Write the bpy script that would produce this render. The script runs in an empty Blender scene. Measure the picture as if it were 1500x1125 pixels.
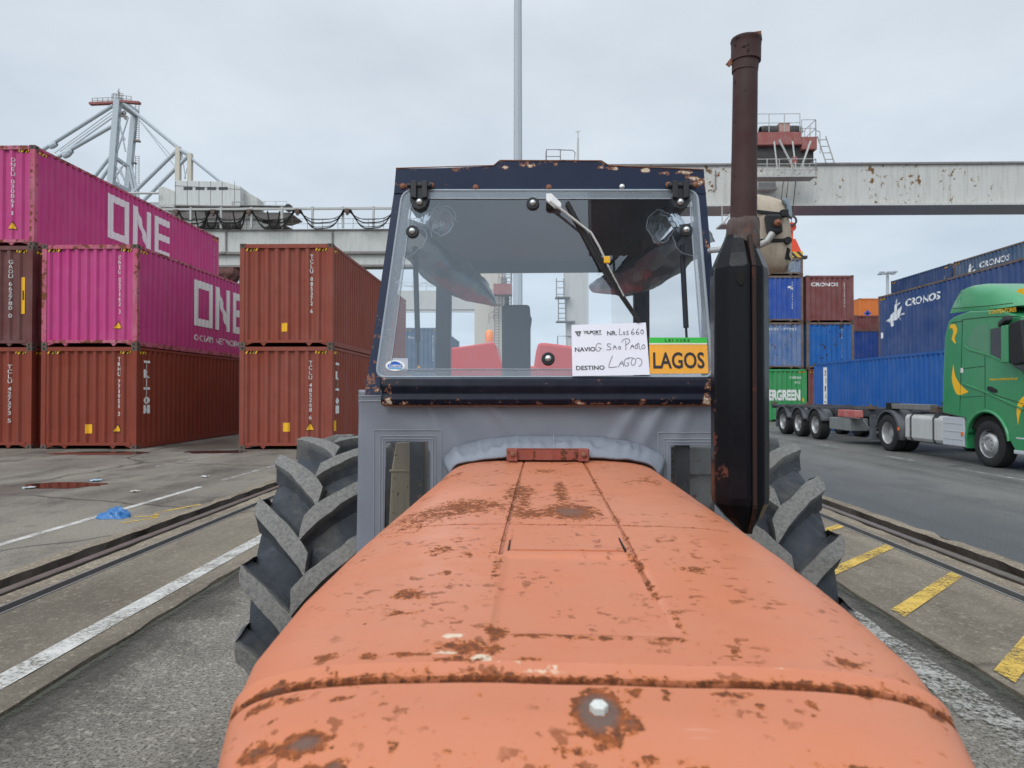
import bpy, bmesh, math, random
from mathutils import Vector, Matrix, noise
random.seed(7)
R = math.radians
scene = bpy.context.scene
COL = scene.collection

# ------------------------------------------------------------------ camera
CAM_Z = 1.60
cam_d = bpy.data.cameras.new('camera'); cam = bpy.data.objects.new('camera', cam_d); COL.objects.link(cam)
cam_d.sensor_width = 36.0; cam_d.lens = 24.0; cam_d.clip_start = 0.05; cam_d.clip_end = 3000
cam.location = (0, 0, CAM_Z)
cam.rotation_euler = (R(90) + math.atan(12.5/1000), 0, math.atan(20/1000))
cam_d.dof.use_dof = True; cam_d.dof.focus_distance = 3.2; cam_d.dof.aperture_fstop = 7.5
scene.camera = cam

# ------------------------------------------------------------------ sky and sun (overcast)
SUN_EL, SUN_ROT = R(42), R(208)
world = bpy.data.worlds.new('World'); scene.world = world; world.use_nodes = True
nt = world.node_tree; nt.nodes.clear()
def wn(t, **k):
    n = nt.nodes.new(t)
    for a, b in k.items(): setattr(n, a, b)
    return n
def wmath(op, a, b=None):
    n = wn('ShaderNodeMath', operation=op)
    for i, x in enumerate((a, b)):
        if x is None: continue
        if isinstance(x, (int, float)): n.inputs[i].default_value = x
        else: nt.links.new(x, n.inputs[i])
    return n.outputs[0]
sky = wn('ShaderNodeTexSky'); sky.sky_type = 'NISHITA'; sky.sun_disc = False
sky.sun_elevation = SUN_EL; sky.sun_rotation = SUN_ROT
tc = wn('ShaderNodeTexCoord'); sep = wn('ShaderNodeSeparateXYZ'); nt.links.new(tc.outputs['Generated'], sep.inputs[0])
zc = wmath('MAXIMUM', sep.outputs['Z'], 0.0)
# cloud deck seen from below: project the direction on a flat layer
zz = wmath('ADD', zc, 0.16)
comb = wn('ShaderNodeCombineXYZ')
nt.links.new(wmath('DIVIDE', sep.outputs['X'], zz), comb.inputs[0]); nt.links.new(wmath('DIVIDE', sep.outputs['Y'], zz), comb.inputs[1])
nz = wn('ShaderNodeTexNoise'); nz.inputs['Scale'].default_value = 1.5; nz.inputs['Detail'].default_value = 5; nz.inputs['Roughness'].default_value = .5
nt.links.new(comb.outputs[0], nz.inputs['Vector'])
ramp = wn('ShaderNodeValToRGB')
ramp.color_ramp.elements[0].position = .3; ramp.color_ramp.elements[0].color = (.84, .86, .885, 1)
ramp.color_ramp.elements[1].position = .7; ramp.color_ramp.elements[1].color = (1.07, 1.065, 1.06, 1)
nt.links.new(nz.outputs['Fac'], ramp.inputs[0])
# an overcast sky is far brighter overhead than near the horizon
lift = wn('ShaderNodeMapRange'); lift.interpolation_type = 'SMOOTHSTEP'
lift.inputs['From Min'].default_value = .42; lift.inputs['From Max'].default_value = .95
lift.inputs['To Min'].default_value = 1.0; lift.inputs['To Max'].default_value = 1.75
nt.links.new(zc, lift.inputs['Value'])
grad = wn('ShaderNodeValToRGB')
grad.color_ramp.elements[0].position = 0; grad.color_ramp.elements[0].color = (.66, .775, .88, 1)
grad.color_ramp.elements[1].position = .5; grad.color_ramp.elements[1].color = (.735, .80, .865, 1)
nt.links.new(zc, grad.inputs[0])
cl = wn('ShaderNodeVectorMath', operation='MULTIPLY'); nt.links.new(grad.outputs[0], cl.inputs[0]); nt.links.new(ramp.outputs[0], cl.inputs[1])
cl2 = wn('ShaderNodeVectorMath', operation='SCALE'); nt.links.new(cl.outputs[0], cl2.inputs[0])
# brightness added to unseen cloud behind the photographer, to light the front faces
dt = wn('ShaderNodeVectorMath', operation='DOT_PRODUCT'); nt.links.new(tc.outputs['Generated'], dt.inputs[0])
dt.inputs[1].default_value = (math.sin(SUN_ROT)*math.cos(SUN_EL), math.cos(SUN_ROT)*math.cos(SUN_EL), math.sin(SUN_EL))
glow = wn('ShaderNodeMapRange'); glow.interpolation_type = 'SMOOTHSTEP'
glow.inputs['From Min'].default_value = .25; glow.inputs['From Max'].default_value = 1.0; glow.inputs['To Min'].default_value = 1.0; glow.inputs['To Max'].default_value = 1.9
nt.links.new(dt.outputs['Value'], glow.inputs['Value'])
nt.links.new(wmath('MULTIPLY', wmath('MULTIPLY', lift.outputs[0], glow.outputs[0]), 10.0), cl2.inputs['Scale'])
mixc = wn('ShaderNodeMix', data_type='RGBA'); mixc.inputs['Factor'].default_value = .94
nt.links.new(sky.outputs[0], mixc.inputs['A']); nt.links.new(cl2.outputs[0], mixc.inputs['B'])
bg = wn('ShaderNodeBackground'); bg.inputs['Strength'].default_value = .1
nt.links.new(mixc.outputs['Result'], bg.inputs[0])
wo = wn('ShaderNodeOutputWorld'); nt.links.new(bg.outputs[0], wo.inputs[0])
sun_d = bpy.data.lights.new('sun', 'SUN'); sun_d.energy = 1.05; sun_d.angle = R(24); sun_d.color = (1, .97, .93)
sun = bpy.data.objects.new('sun', sun_d); COL.objects.link(sun)
sd = Vector((math.sin(SUN_ROT)*math.cos(SUN_EL), math.cos(SUN_ROT)*math.cos(SUN_EL), math.sin(SUN_EL)))
sun.rotation_euler = sd.to_track_quat('Z', 'Y').to_euler()
scene.view_settings.view_transform = 'Standard'; scene.view_settings.look = 'None'
scene.view_settings.exposure = 0.0; scene.view_settings.gamma = 1.0

# ------------------------------------------------------------------ measuring helpers (photo survey -> metres)
CM = cam.rotation_euler.to_matrix()
def ray(px, py): return CM @ Vector(((px-750)/1000, (562.5-py)/1000, -1))
def WY(px, py, y):
    d = ray(px, py); k = y/d.y; return Vector((d.x*k, y, CAM_Z+d.z*k))
def WX(px, py, x):
    d = ray(px, py); k = x/d.x; return Vector((x, d.y*k, CAM_Z+d.z*k))
def WG(px, py, z=0.0):
    d = ray(px, py); k = (z-CAM_Z)/d.z; return Vector((d.x*k, d.y*k, z))
TR = Matrix.Rotation(math.atan(20/1000), 3, 'Z')          # world -> tractor heading
def TY(px, py, v):
    d = TR @ ray(px, py); k = v/d.y; return Vector((d.x*k, v, CAM_Z+d.z*k))

# ------------------------------------------------------------------ objects
INV = {}
def tag(o, label=None, cat=None, group=None, kind=None):
    if label: o['label'] = label
    if cat: o['category'] = cat
    if group: o['group'] = group
    if kind: o['kind'] = kind
    return o
def thing(name, loc, label, cat, group=None, rz=0.0, pre=None):
    """An Empty at the base of a thing; its parts are authored in world (or pre) coordinates."""
    o = bpy.data.objects.new(name, None); COL.objects.link(o); o.empty_display_size = .1
    loc = Vector(loc)
    if pre is not None:
        m = pre @ Matrix.Translation(loc)
        o.matrix_basis = m
        INV[o.name] = Matrix.Translation(-loc)
    else:
        o.location = loc; o.rotation_euler = (0, 0, rz)
        INV[o.name] = (Matrix.Translation(loc) @ Matrix.Rotation(rz, 4, 'Z')).inverted()
    return tag(o, label, cat, group)
class MB:
    def __init__(s): s.v = []; s.f = []; s.m = []
    def add(s, vs, fs, m=0):
        b = len(s.v); s.v += [tuple(x) for x in vs]
        for f in fs: s.f.append([b+i for i in f]); s.m.append(m)
        return s
    def box(s, x0, x1, y0, y1, z0, z1, m=0):
        return s.add([(x0,y0,z0),(x1,y0,z0),(x1,y1,z0),(x0,y1,z0),(x0,y0,z1),(x1,y0,z1),(x1,y1,z1),(x0,y1,z1)],
            [(0,3,2,1),(4,5,6,7),(0,1,5,4),(1,2,6,5),(2,3,7,6),(3,0,4,7)], m)
    def bar(s, p, q, w, h=None, up=(0,0,1), m=0, w2=None, h2=None):
        p = Vector(p); q = Vector(q); h = w if h is None else h
        w2 = w if w2 is None else w2; h2 = h if h2 is None else h2
        d = (q-p).normalized(); up = Vector(up)
        if abs(d.dot(up)) > .98: up = Vector((0,1,0)) if abs(d.y) < .9 else Vector((1,0,0))
        a = d.cross(up).normalized(); b = a.cross(d)
        vs = []
        for c, ww, hh in ((p, w, h), (q, w2, h2)):
            for i, j in ((-1,-1),(1,-1),(1,1),(-1,1)): vs.append(c + a*i*ww/2 + b*j*hh/2)
        return s.add(vs, [(3,2,1,0),(4,5,6,7),(0,1,5,4),(1,2,6,5),(2,3,7,6),(3,0,4,7)], m)
    def tube(s, pts, r, n=8, m=0, caps=True):
        pts = [Vector(p) for p in pts]; k = len(pts)
        rs = r if isinstance(r, (list, tuple)) else [r]*k
        a = None; vs = []
        for i, p in enumerate(pts):
            d = (pts[min(i+1, k-1)]-pts[max(i-1, 0)]).normalized()
            if a is None: a = d.cross(Vector((0,0,1)) if abs(d.z) < .9 else Vector((0,1,0))).normalized()
            else: a = (a - d*a.dot(d)).normalized()
            b = d.cross(a)
            for j in range(n):
                t = 2*math.pi*j/n; vs.append(p + (a*math.cos(t)+b*math.sin(t))*rs[i])
        fs = [(i*n+j, i*n+(j+1)%n, (i+1)*n+(j+1)%n, (i+1)*n+j) for i in range(k-1) for j in range(n)]
        if caps: fs += [tuple(range(n))[::-1], tuple((k-1)*n+j for j in range(n))]
        return s.add(vs, fs, m)
    def lathe(s, prof, o, ax, n=24, m=0):
        """prof = [(along, radius)], ax = axis vector"""
        o = Vector(o); ax = Vector(ax).normalized(); a = ax.cross(Vector((0,0,1)) if abs(ax.z) < .9 else Vector((0,1,0))).normalized(); b = ax.cross(a)
        vs = [o + ax*t + (a*math.cos(2*math.pi*j/n)+b*math.sin(2*math.pi*j/n))*max(r, 1e-4) for t, r in prof for j in range(n)]
        k = len(prof)
        fs = [(i*n+j, i*n+(j+1)%n, (i+1)*n+(j+1)%n, (i+1)*n+j) for i in range(k-1) for j in range(n)]
        return s.add(vs, fs, m)
    def prism(s, poly, d, m=0):
        """poly = 3D points of a planar outline, d = thickness vector"""
        n = len(poly); d = Vector(d); P = [Vector(p) for p in poly]
        vs = P + [p+d for p in P]
        fs = [tuple(range(n))[::-1], tuple(range(n, 2*n))] + [(i, (i+1)%n, n+(i+1)%n, n+i) for i in range(n)]
        return s.add(vs, fs, m)
    def poly(s, pts, m=0): return s.add(pts, [tuple(range(len(pts)))], m)
    def grid(s, fn, nu, nv, m=0, closed=False):
        vs = [fn(i/nu, j/nv) for j in range(nv+1) for i in range(nu+1)]
        w = nu+1
        return s.add(vs, [(j*w+i, j*w+i+1, (j+1)*w+i+1, (j+1)*w+i) for j in range(nv) for i in range(nu)], m)
    def build(s, name, mats, root=None, bevel=0, smooth=None, solid=0, fix=True, segs=2):
        me = bpy.data.meshes.new(name)
        vs = s.v
        if root is not None:
            M = INV[root.name]; vs = [tuple(M @ Vector(v)) for v in vs]
        me.from_pydata(vs, [], s.f)
        for mt in (mats if isinstance(mats, (list, tuple)) else [mats]): me.materials.append(mt)
        me.polygons.foreach_set('material_index', s.m)
        if fix:
            bm = bmesh.new(); bm.from_mesh(me); bmesh.ops.recalc_face_normals(bm, faces=bm.faces); bm.to_mesh(me); bm.free()
        if smooth:
            me.polygons.foreach_set('use_smooth', [True]*len(me.polygons)); me.set_sharp_from_angle(angle=R(smooth))
        me.update()
        o = bpy.data.objects.new(name, me); COL.objects.link(o)
        if root is not None: o.parent = root; INV[o.name] = INV[root.name]
        if solid:
            md = o.modifiers.new('solid', 'SOLIDIFY'); md.thickness = solid
        if bevel:
            md = o.modifiers.new('bevel', 'BEVEL'); md.width = bevel; md.segments = segs; md.limit_method = 'ANGLE'; md.angle_limit = R(35)
        return o

# ------------------------------------------------------------------ materials
class NT:
    def __init__(s, name):
        s.mat = bpy.data.materials.new(name); s.mat.use_nodes = True; s.t = s.mat.node_tree; s.t.nodes.clear()
        s.out = s.n('ShaderNodeOutputMaterial'); s.tc = s.n('ShaderNodeTexCoord')
    def n(s, t, **k):
        x = s.t.nodes.new(t)
        for a, b in k.items(): setattr(x, a, b)
        return x
    def l(s, a, b): s.t.links.new(a, b)
    def set(s, sock, v):
        if hasattr(v, 'is_output'): s.l(v, sock)
        else: sock.default_value = v
    def noise(s, scale, detail=4, rough=.55, stretch=None, off=0, dist=0):
        v = s.tc.outputs['Object']
        mp = s.n('ShaderNodeMapping'); s.l(v, mp.inputs['Vector'])
        mp.inputs['Location'].default_value = (off, off*.7, off*1.3)
        if stretch: mp.inputs['Scale'].default_value = stretch
        x = s.n('ShaderNodeTexNoise'); x.inputs['Scale'].default_value = scale; x.inputs['Detail'].default_value = detail
        x.inputs['Roughness'].default_value = rough; x.inputs['Distortion'].default_value = dist
        s.l(mp.outputs[0], x.inputs['Vector']); return x.outputs['Fac']
    def ramp(s, f, a, b, lo=0.0, hi=1.0):
        x = s.n('ShaderNodeMapRange'); x.inputs['From Min'].default_value = a; x.inputs['From Max'].default_value = b
        x.inputs['To Min'].default_value = lo; x.inputs['To Max'].default_value = hi; s.l(f, x.inputs['Value']); return x.outputs[0]
    def mix(s, f, a, b, blend='MIX'):
        x = s.n('ShaderNodeMix', data_type='RGBA', blend_type=blend); s.set(x.inputs['Factor'], f)
        s.set(x.inputs['A'], a if hasattr(a, 'is_output') else tuple(a)+(1,)*(4-len(a))); s.set(x.inputs['B'], b if hasattr(b, 'is_output') else tuple(b)+(1,)*(4-len(b)))
        return x.outputs['Result']
    def math(s, op, a, b=0.0):
        x = s.n('ShaderNodeMath', operation=op); s.set(x.inputs[0], a); s.set(x.inputs[1], b); return x.outputs[0]
    def attr(s, name): x = s.n('ShaderNodeAttribute'); x.attribute_name = name; return x.outputs['Fac']
    def bsdf(s, col, rough, metal=0.0, bump=None, bs=.2, bd=.002, spec=.5):
        b = s.n('ShaderNodeBsdfPrincipled'); s.set(b.inputs['Base Color'], col if hasattr(col, 'is_output') else tuple(col)+(1,)*(4-len(col)))
        s.set(b.inputs['Roughness'], rough); s.set(b.inputs['Metallic'], metal); s.set(b.inputs['Specular IOR Level'], spec)
        if bump is not None:
            x = s.n('ShaderNodeBump'); x.inputs['Strength'].default_value = bs; x.inputs['Distance'].default_value = bd
            s.l(bump, x.inputs['Height']); s.l(x.outputs[0], b.inputs['Normal'])
        return b.outputs[0]
    def done(s, sh): s.l(sh, s.out.inputs['Surface']); return s.mat

def paint(name, col, rough=.45, dirt=.3, rust=0.0, scale=1.0, fade=.12, metal=0.0, spec=.17, rustc=(.12, .05, .025), chip=None):
    """Weathered paint: slow fading, vertical grime streaks, optional rust blotches."""
    k = NT(name)
    big = k.noise(1.3*scale, 5, .6); fine = k.noise(28*scale, 3, .6)
    streak = k.noise(2.2*scale, 5, .65, stretch=(5, 5, .35), off=3)
    c = k.mix(k.ramp(big, .3, .7, 0, fade), col, (.45, .42, .40))
    c = k.mix(k.ramp(streak, .48, .78, 0, dirt), c, (.045, .038, .032))
    c = k.mix(k.ramp(fine, .45, .75, 0, dirt*.35), c, (.06, .05, .045))
    ro = k.ramp(fine, .2, .8, rough-.08, rough+.12)
    if rust > 0:
        rn = k.noise(5.5*scale, 8, .68, off=7); rs = k.noise(1.1*scale, 3, .5, stretch=(2.2, 2.2, .5), off=11)
        m = k.ramp(k.math('ADD', rn, k.math('MULTIPLY', rs, .55)), 1.03-rust*.3, 1.07-rust*.3)
        rc = k.mix(k.ramp(fine, .3, .7), rustc, tuple(x*.45 for x in rustc))
        c = k.mix(m, c, rc); ro = k.math('MAXIMUM', ro, k.math('MULTIPLY', m, .8))
    return k.done(k.bsdf(c, ro, metal, fine, .08, .002, spec))
def flat(name, col, rough=.5, metal=0.0, var=.15, scale=8.0, spec=.28, bump=.1, bd=.002):
    k = NT(name); n = k.noise(scale, 5, .6); f = k.noise(scale*9, 2, .5, off=5)
    c = k.mix(k.ramp(n, .3, .7, 0, var), col, tuple(x*.45 for x in col))
    return k.done(k.bsdf(c, k.ramp(f, .2, .8, max(.02, rough-.06), rough+.06), metal, f, bump, bd, spec))
def metalmat(name, col, rough=.35, var=.3): return flat(name, col, rough, 1.0, var, 12)

M = {}
M['white_ink'] = paint('white_lettering', (.72, .72, .70), .5, .25, 0, 4, .1)
M['yellow_ink'] = paint('yellow_sticker', (.80, .42, .02), .5, .15, 0, 4, .05)
M['black_ink'] = flat('black_marking', (.02, .02, .02), .6)
M['blue_ink'] = flat('blue_sticker', (.02, .10, .42), .4)
M['steel'] = flat('worn_steel', (.30, .29, .28), .45, .6, .4, 6)
M['rail'] = flat('rail_steel', (.17, .14, .12), .42, .5, .6, 5)
M['rubber'] = flat('rubber', (.022, .022, .023), .75, 0, .3, 10)
M['black_plastic'] = flat('black_plastic', (.018, .018, .02), .5, 0, .2, 10)
M['castings'] = paint('casting_steel', (.10, .065, .05), .7, .5, .5, 3)

# ------------------------------------------------------------------ flat lettering as triangles
FONT_CACHE = {}
def text_tris(txt, bold=0.0):
    """Unit-height (cap height = 1) triangles of a line of text, and its width."""
    key = (txt, bold)
    if key in FONT_CACHE: return FONT_CACHE[key]
    cu = bpy.data.curves.new('lettering', 'FONT'); cu.body = txt; cu.size = 1.0; cu.offset = bold; cu.resolution_u = 3
    o = bpy.data.objects.new('lettering', cu); COL.objects.link(o)
    bpy.context.view_layer.update()
    me = o.evaluated_get(bpy.context.evaluated_depsgraph_get()).to_mesh()
    me.calc_loop_triangles()
    V = [(v.co.x, v.co.y) for v in me.vertices]
    T = [tuple(V[i] for i in t.vertices) for t in me.loop_triangles]
    o.to_mesh_clear(); bpy.data.objects.remove(o); bpy.data.curves.remove(cu)
    if not T: return ([], .3)
    xs = [p[0] for t in T for p in t]; x0, x1 = min(xs), max(xs)
    k = 1/.73
    T = [tuple(((p[0]-x0)*k, p[1]*k) for p in t) for t in T]
    FONT_CACHE[key] = (T, (x1-x0)*k); return FONT_CACHE[key]
def line_tris(txt, u, v, h, w=None, bold=0.0, slant=0.0, sx=1.0):
    T, tw = text_tris(txt, bold)
    kx = (w/tw) if w else h*sx
    return [tuple((u+p[0]*kx+slant*p[1]*h, v+p[1]*h) for p in t) for t in T]
def stack_tris(txt, u, v, h, w, gap=.18, bold=0.0):
    """letters stacked downwards from v (top), centred on u"""
    out = []
    for ch in txt:
        if ch == ' ': v -= h*.7; continue
        T, tw = text_tris(ch, bold); ww = w*min(1, max(.3, tw/.8))
        out += [tuple((u-ww/2+p[0]*ww/tw, v-h+p[1]*h) for p in t) for t in T]; v -= h*(1+gap)
    return out
def rect(u0, v0, u1, v1): return [((u0,v0),(u1,v0),(u1,v1)), ((u0,v0),(u1,v1),(u0,v1))]
def fan(pts): return [(pts[0], pts[i], pts[i+1]) for i in range(1, len(pts)-1)]
def clip_u(poly, a, keep_gt):
    out = []
    for i in range(len(poly)):
        p, q = poly[i], poly[(i+1) % len(poly)]
        ip = p[0] >= a if keep_gt else p[0] <= a; iq = q[0] >= a if keep_gt else q[0] <= a
        if ip: out.append(p)
        if ip != iq:
            t = (a-p[0])/(q[0]-p[0]); out.append((a, p[1]+t*(q[1]-p[1])))
    return out
def decal(mb, tris, breaks, fn, m=0):
    """lay triangles on a folded sheet: cut at every fold, map with fn(u, v)"""
    for t in tris:
        lo = min(p[0] for p in t); hi = max(p[0] for p in t)
        ks = [b for b in breaks if lo < b < hi]
        edges = [lo]+ks+[hi]
        for a, b in zip(edges, edges[1:]):
            if b-a < 1e-6: continue
            P = clip_u(clip_u(list(t), a, True), b, False) if ks else list(t)
            if len(P) >= 3: mb.poly([fn(*p) for p in P], m)
# ------------------------------------------------------------------ ground, road, rail beds
def asphalt(name, col, col2, stain, rough=.85, patch=.5, wet=0.0, agg=1.0, crack=0.0, edge=None):
    k = NT(name)
    ag = k.noise(62, 4, .75); ag2 = k.noise(24, 4, .75, off=9); big = k.noise(.28, 6, .6, off=2); mid = k.noise(1.3, 6, .65, off=4, stretch=(1, .45, 1))
    c = k.mix(k.ramp(big, .35, .65, 0, patch), col, col2)
    c = k.mix(k.ramp(mid, .46, .68, 0, .85), c, stain)
    c = k.mix(k.ramp(ag, .47, .60, 0, .8*agg), c, tuple(x*.22 for x in col))
    c = k.mix(k.ramp(ag2, .54, .66, 0, .6*agg), c, tuple(min(1, x*2.0) for x in col)); c = k.mix(k.ramp(k.noise(9, 4, .7, off=14), .55, .8, 0, .4*agg), c, tuple(x*.5 for x in col))
    if edge:   # coarse dark chippings laid along the rail
        sx = k.n('ShaderNodeSeparateXYZ'); k.l(k.tc.outputs['Object'], sx.inputs[0])
        em = k.ramp(k.math('ADD', sx.outputs[0], k.ramp(k.noise(1.2, 5, .7, off=51), 0, 1, -.9, .9)), edge[0], edge[1], 1, 0)
        cc = k.mix(k.ramp(ag, .42, .62), tuple(x*1.7 for x in edge[2]), tuple(x*.35 for x in edge[2])); c = k.mix(em, c, cc)
    tm = k.noise(1.0, 5, .7, off=31, stretch=(2.4, .05, 1)); c = k.mix(k.ramp(tm, .50, .72, 0, .45), c, tuple(x*.42 for x in col))
    oil = k.noise(.9, 3, .5, off=41); c = k.mix(k.ramp(oil, .66, .74, 0, .6), c, tuple(x*.30 for x in col))
    if crack:
        vo = k.n('ShaderNodeTexVoronoi', feature='DISTANCE_TO_EDGE'); vo.inputs['Scale'].default_value = .22
        mp = k.n('ShaderNodeMapping'); k.l(k.tc.outputs['Object'], mp.inputs[0])
        nn = k.n('ShaderNodeTexNoise'); nn.inputs['Scale'].default_value = 1.5; k.l(k.tc.outputs['Object'], nn.inputs['Vector'])
        ad = k.n('ShaderNodeMix', data_type='VECTOR'); ad.inputs['Factor'].default_value = .25; k.l(mp.outputs[0], ad.inputs['A']); k.l(nn.outputs['Color'], ad.inputs['B'])
        k.l(ad.outputs['Result'], vo.inputs['Vector'])
        c = k.mix(k.ramp(vo.outputs['Distance'], 0, .008, crack, 0), c, (.02, .018, .016))
    ro = k.ramp(ag, .3, .7, rough-.1, rough+.05)
    if wet:
        w = k.noise(.35, 4, .5, off=21, stretch=(1, .5, 1)); wm = k.ramp(w, .55, .66, 0, wet)
        c = k.mix(wm, c, tuple(x*.45 for x in col)); ro = k.math('SUBTRACT', ro, k.math('MULTIPLY', wm, .45))
    return k.done(k.bsdf(c, ro, 0, ag, .6, .006, .2))
M['yard'] = asphalt('yard_asphalt', (.150, .130, .108), (.235, .208, .168), (.058, .049, .042), .80, 1.0, .7, .75, .8)
M['lane'] = asphalt('lane_asphalt', (.195, .176, .148), (.235, .212, .178), (.12, .107, .09), .88, .7, 0, 1.1)
M['road'] = asphalt('road_asphalt', (.135, .131, .121), (.17, .163, .15), (.09, .088, .083), .66, .8, .3, .8, 0, (5.0, 7.6, (.062, .064, .066)))
M['verge'] = asphalt('coarse_asphalt', (.075, .077, .08), (.10, .10, .10), (.05, .05, .052), .8, .6, 0, 1.0)
M['concrete'] = asphalt('slab_concrete', (.225, .190, .145), (.155, .130, .098), (.10, .084, .064), .85, 1.0, 0, .55, .5)
M['rough_lip'] = asphalt('rough_concrete', (.27, .222, .165), (.19, .155, .115), (.10, .08, .06), .9, .9, 0, .8)
M['trench'] = flat('trench_dirt_hole_shade', (.040, .030, .023), .9, 0, .7, 14)
M['dirt'] = asphalt('swept_dirt', (.075, .066, .054), (.12, .11, .09), (.04, .036, .03), .95, .8, 0, 1.0)
def worn_paint(name, col, keep=.5, soft=.12, stain=.5, fade=None):
    k = NT(name); a = k.noise(42, 5, .7); b = k.noise(2.5, 4, .6, off=4); f = k.noise(9, 4, .6, off=8)
    s = k.math('ADD', k.math('MULTIPLY', a, .6), k.math('MULTIPLY', b, .4))
    if fade:
        sx = k.n('ShaderNodeSeparateXYZ'); k.l(k.tc.outputs['Object'], sx.inputs[0]); s = k.math('ADD', s, k.ramp(k.math('ABSOLUTE', sx.outputs[0]), fade[0], fade[1], .30, -.10))
    c = k.mix(k.ramp(f, .4, .75, 0, stain), col, tuple(x*.4 for x in col))
    p = k.bsdf(c, .6, 0, a, .3, .003); t = k.n('ShaderNodeBsdfTransparent')
    mx = k.n('ShaderNodeMixShader'); k.l(k.ramp(s, keep-soft, keep+soft), mx.inputs[0]); k.l(p, mx.inputs[1]); k.l(t.outputs[0], mx.inputs[2])
    return k.done(mx.outputs[0])
M['white_line'] = worn_paint('white_road_paint', (.50, .48, .44), .56, .08, .7)
M['white_worn'] = worn_paint('worn_white_paint', (.34, .325, .29), .485, .06, .6)
M['verge_fade'] = worn_paint('loose_chippings', (.075, .077, .08), .5, .10, .5)
M['white_faint'] = worn_paint('faint_white_paint', (.48, .47, .45), .47, .05, .4)
M['dirt_wash'] = worn_paint('washed_in_dirt', (.055, .047, .038), .50, .16, .4, (1.95, 2.57)); M['moss'] = worn_paint('moss_and_grit', (.040, .040, .024), .50, .08, .5, (2.40, 2.57))
M['yellow_line'] = worn_paint('yellow_road_paint', (.56, .36, .055), .555, .07, .6)
M['yellow_faint'] = worn_paint('faint_yellow_paint', (.60, .38, .04), .5, .05, .5)

YN, YF = -30, 420
def sheet(name, x0, x1, y0, y1, z, mat, kind='structure', rag=0.0, step=.25, yr=60):
    mb = MB()
    if rag:
        ys = []; y = y0
        while y < min(y1, yr): ys.append(y); y += step
        ys += [yr, y1] if y1 > yr else [y1]
        L = [(x0+rag*noise.noise((x0*3, y*2.3, 1)), y, z) for y in ys]; Rr = [(x1+rag*noise.noise((x1*3, y*2.3, 5)), y, z) for y in ys]
        n = len(ys); mb.add(L+Rr, [(i, n+i, n+i+1, i+1) for i in range(n-1)])
    else: mb.add([(x0,y0,z),(x1,y0,z),(x1,y1,z),(x0,y1,z)], [(0,1,2,3)])
    return tag(mb.build(name, mat, fix=False), kind=kind)
sheet('ground', -1500, 1500, -300, 2500, -.14, M['yard'])
sheet('lane', -2.62, 2.62, YN, YF, 0, M['lane'])
sheet('yard', -300, -4.60, YN, YF, 0, M['yard'])
sheet('road', 4.60, 300, YN, YF, 0, M['road'])
for s in (-1, 1):
    # profile of the rail bed from the lane outwards: slab, cable slot, strip, rail trench, broken lip
    prof = [(2.58, -.1, 0, .015), (2.585, .028, 0, .02), (3.735, .030, 0, 0), (3.74, -.05, 1, 0), (3.83, -.05, 1, 0), (3.835, .028, 0, 0),
            (4.055, .022, 2, .022), (4.075, -.07, 1, .02), (4.40, -.045, 1, .03), (4.425, .022, 2, .03), (4.60, .012, 2, .05), (4.62, -.1, 2, .05)]
    ys = []; y = YN
    while y < 45: ys.append(y); y += .12 if y > 1 else 1.0
    while y < YF: ys.append(y); y += 8
    vs = []
    for y in ys:
        for i, (x, z, m, j) in enumerate(prof):
            jx = j*(noise.noise((i*7.3, y*3.1, s*4))*1.2+noise.noise((i*3.3, y*.7, s*9))*.8) if j else 0
            vs.append((s*(x+jx), y, z + (j*.35*noise.noise((i*2.1, y*2.7, s)) if j else 0)))
    n = len(prof); mb = MB()
    for a in range(len(ys)-1):
        for i in range(n-1):
            mb.f.append([a*n+i, a*n+i+1, (a+1)*n+i+1, (a+1)*n+i]); mb.m.append(max(prof[i][2], prof[i+1][2]) if {prof[i][2], prof[i+1][2]} != {1, 2} else 1)
    mb.v = vs
    tag(mb.build('rail_bed', [M['concrete'], M['trench'], M['rough_lip']]), kind='structure')
    # crane rail: foot, web and worn head
    rp = [(-.085, -.074), (.085, -.074), (.085, -.060), (.012, -.052), (.012, -.030), (.045, -.02), (.045, .006), (.038, .014), (-.038, .014), (-.045, .006), (-.045, -.02), (-.012, -.030), (-.012, -.052), (-.085, -.060)]
    mb = MB().prism([(s*4.2+x, YN, z) for x, z in rp], (0, YF-YN, 0))
    rail = tag(mb.build('crane_rail', M['rail']), 'dark steel crane rail in an open slot, '+('beside the brown and magenta container stacks' if s < 0 else 'beside the road with the green lorry'), 'rail', 'crane rails')
    for x in (3.722, 3.838):
        mb = MB().box(s*x-.008, s*x+.008, YN, YF, -.05, .036)
        mb.build('slot_edge', M['steel'], None).parent = rail
    # dirt swept against the slab
    sheet('kerb_dirt', 1.95 if s > 0 else -2.578, 2.578 if s > 0 else -1.95, YN, 60, .008, M['dirt_wash'], rag=.03, step=.12); sheet('kerb_dirt', 2.40 if s > 0 else -2.578, 2.578 if s > 0 else -2.40, YN, 60, .012, M['moss'], rag=.02, step=.12)
def strip(name, pts, z, mat, jit=0.0):
    mb = MB(); mb.poly([(p[0], p[1], z) for p in pts]); return tag(mb.build(name, mat, fix=False), kind='structure')
sheet('white_stripe', -2.925, -2.77, YN, 200, .034, M['white_line'], rag=.006, step=.12)
sheet('white_edge_line', -5.57, -5.46, YN, 11.5, .004, M['white_line'], rag=.012, step=.12)
sheet('white_edge_line', -5.57, -5.46, 12.3, 16.5, .004, M['white_faint'], rag=.012, step=.12)
sheet('white_edge_line', -5.57, -5.46, 17.2, 120, .004, M['white_faint'], rag=.012, step=.12)
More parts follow.
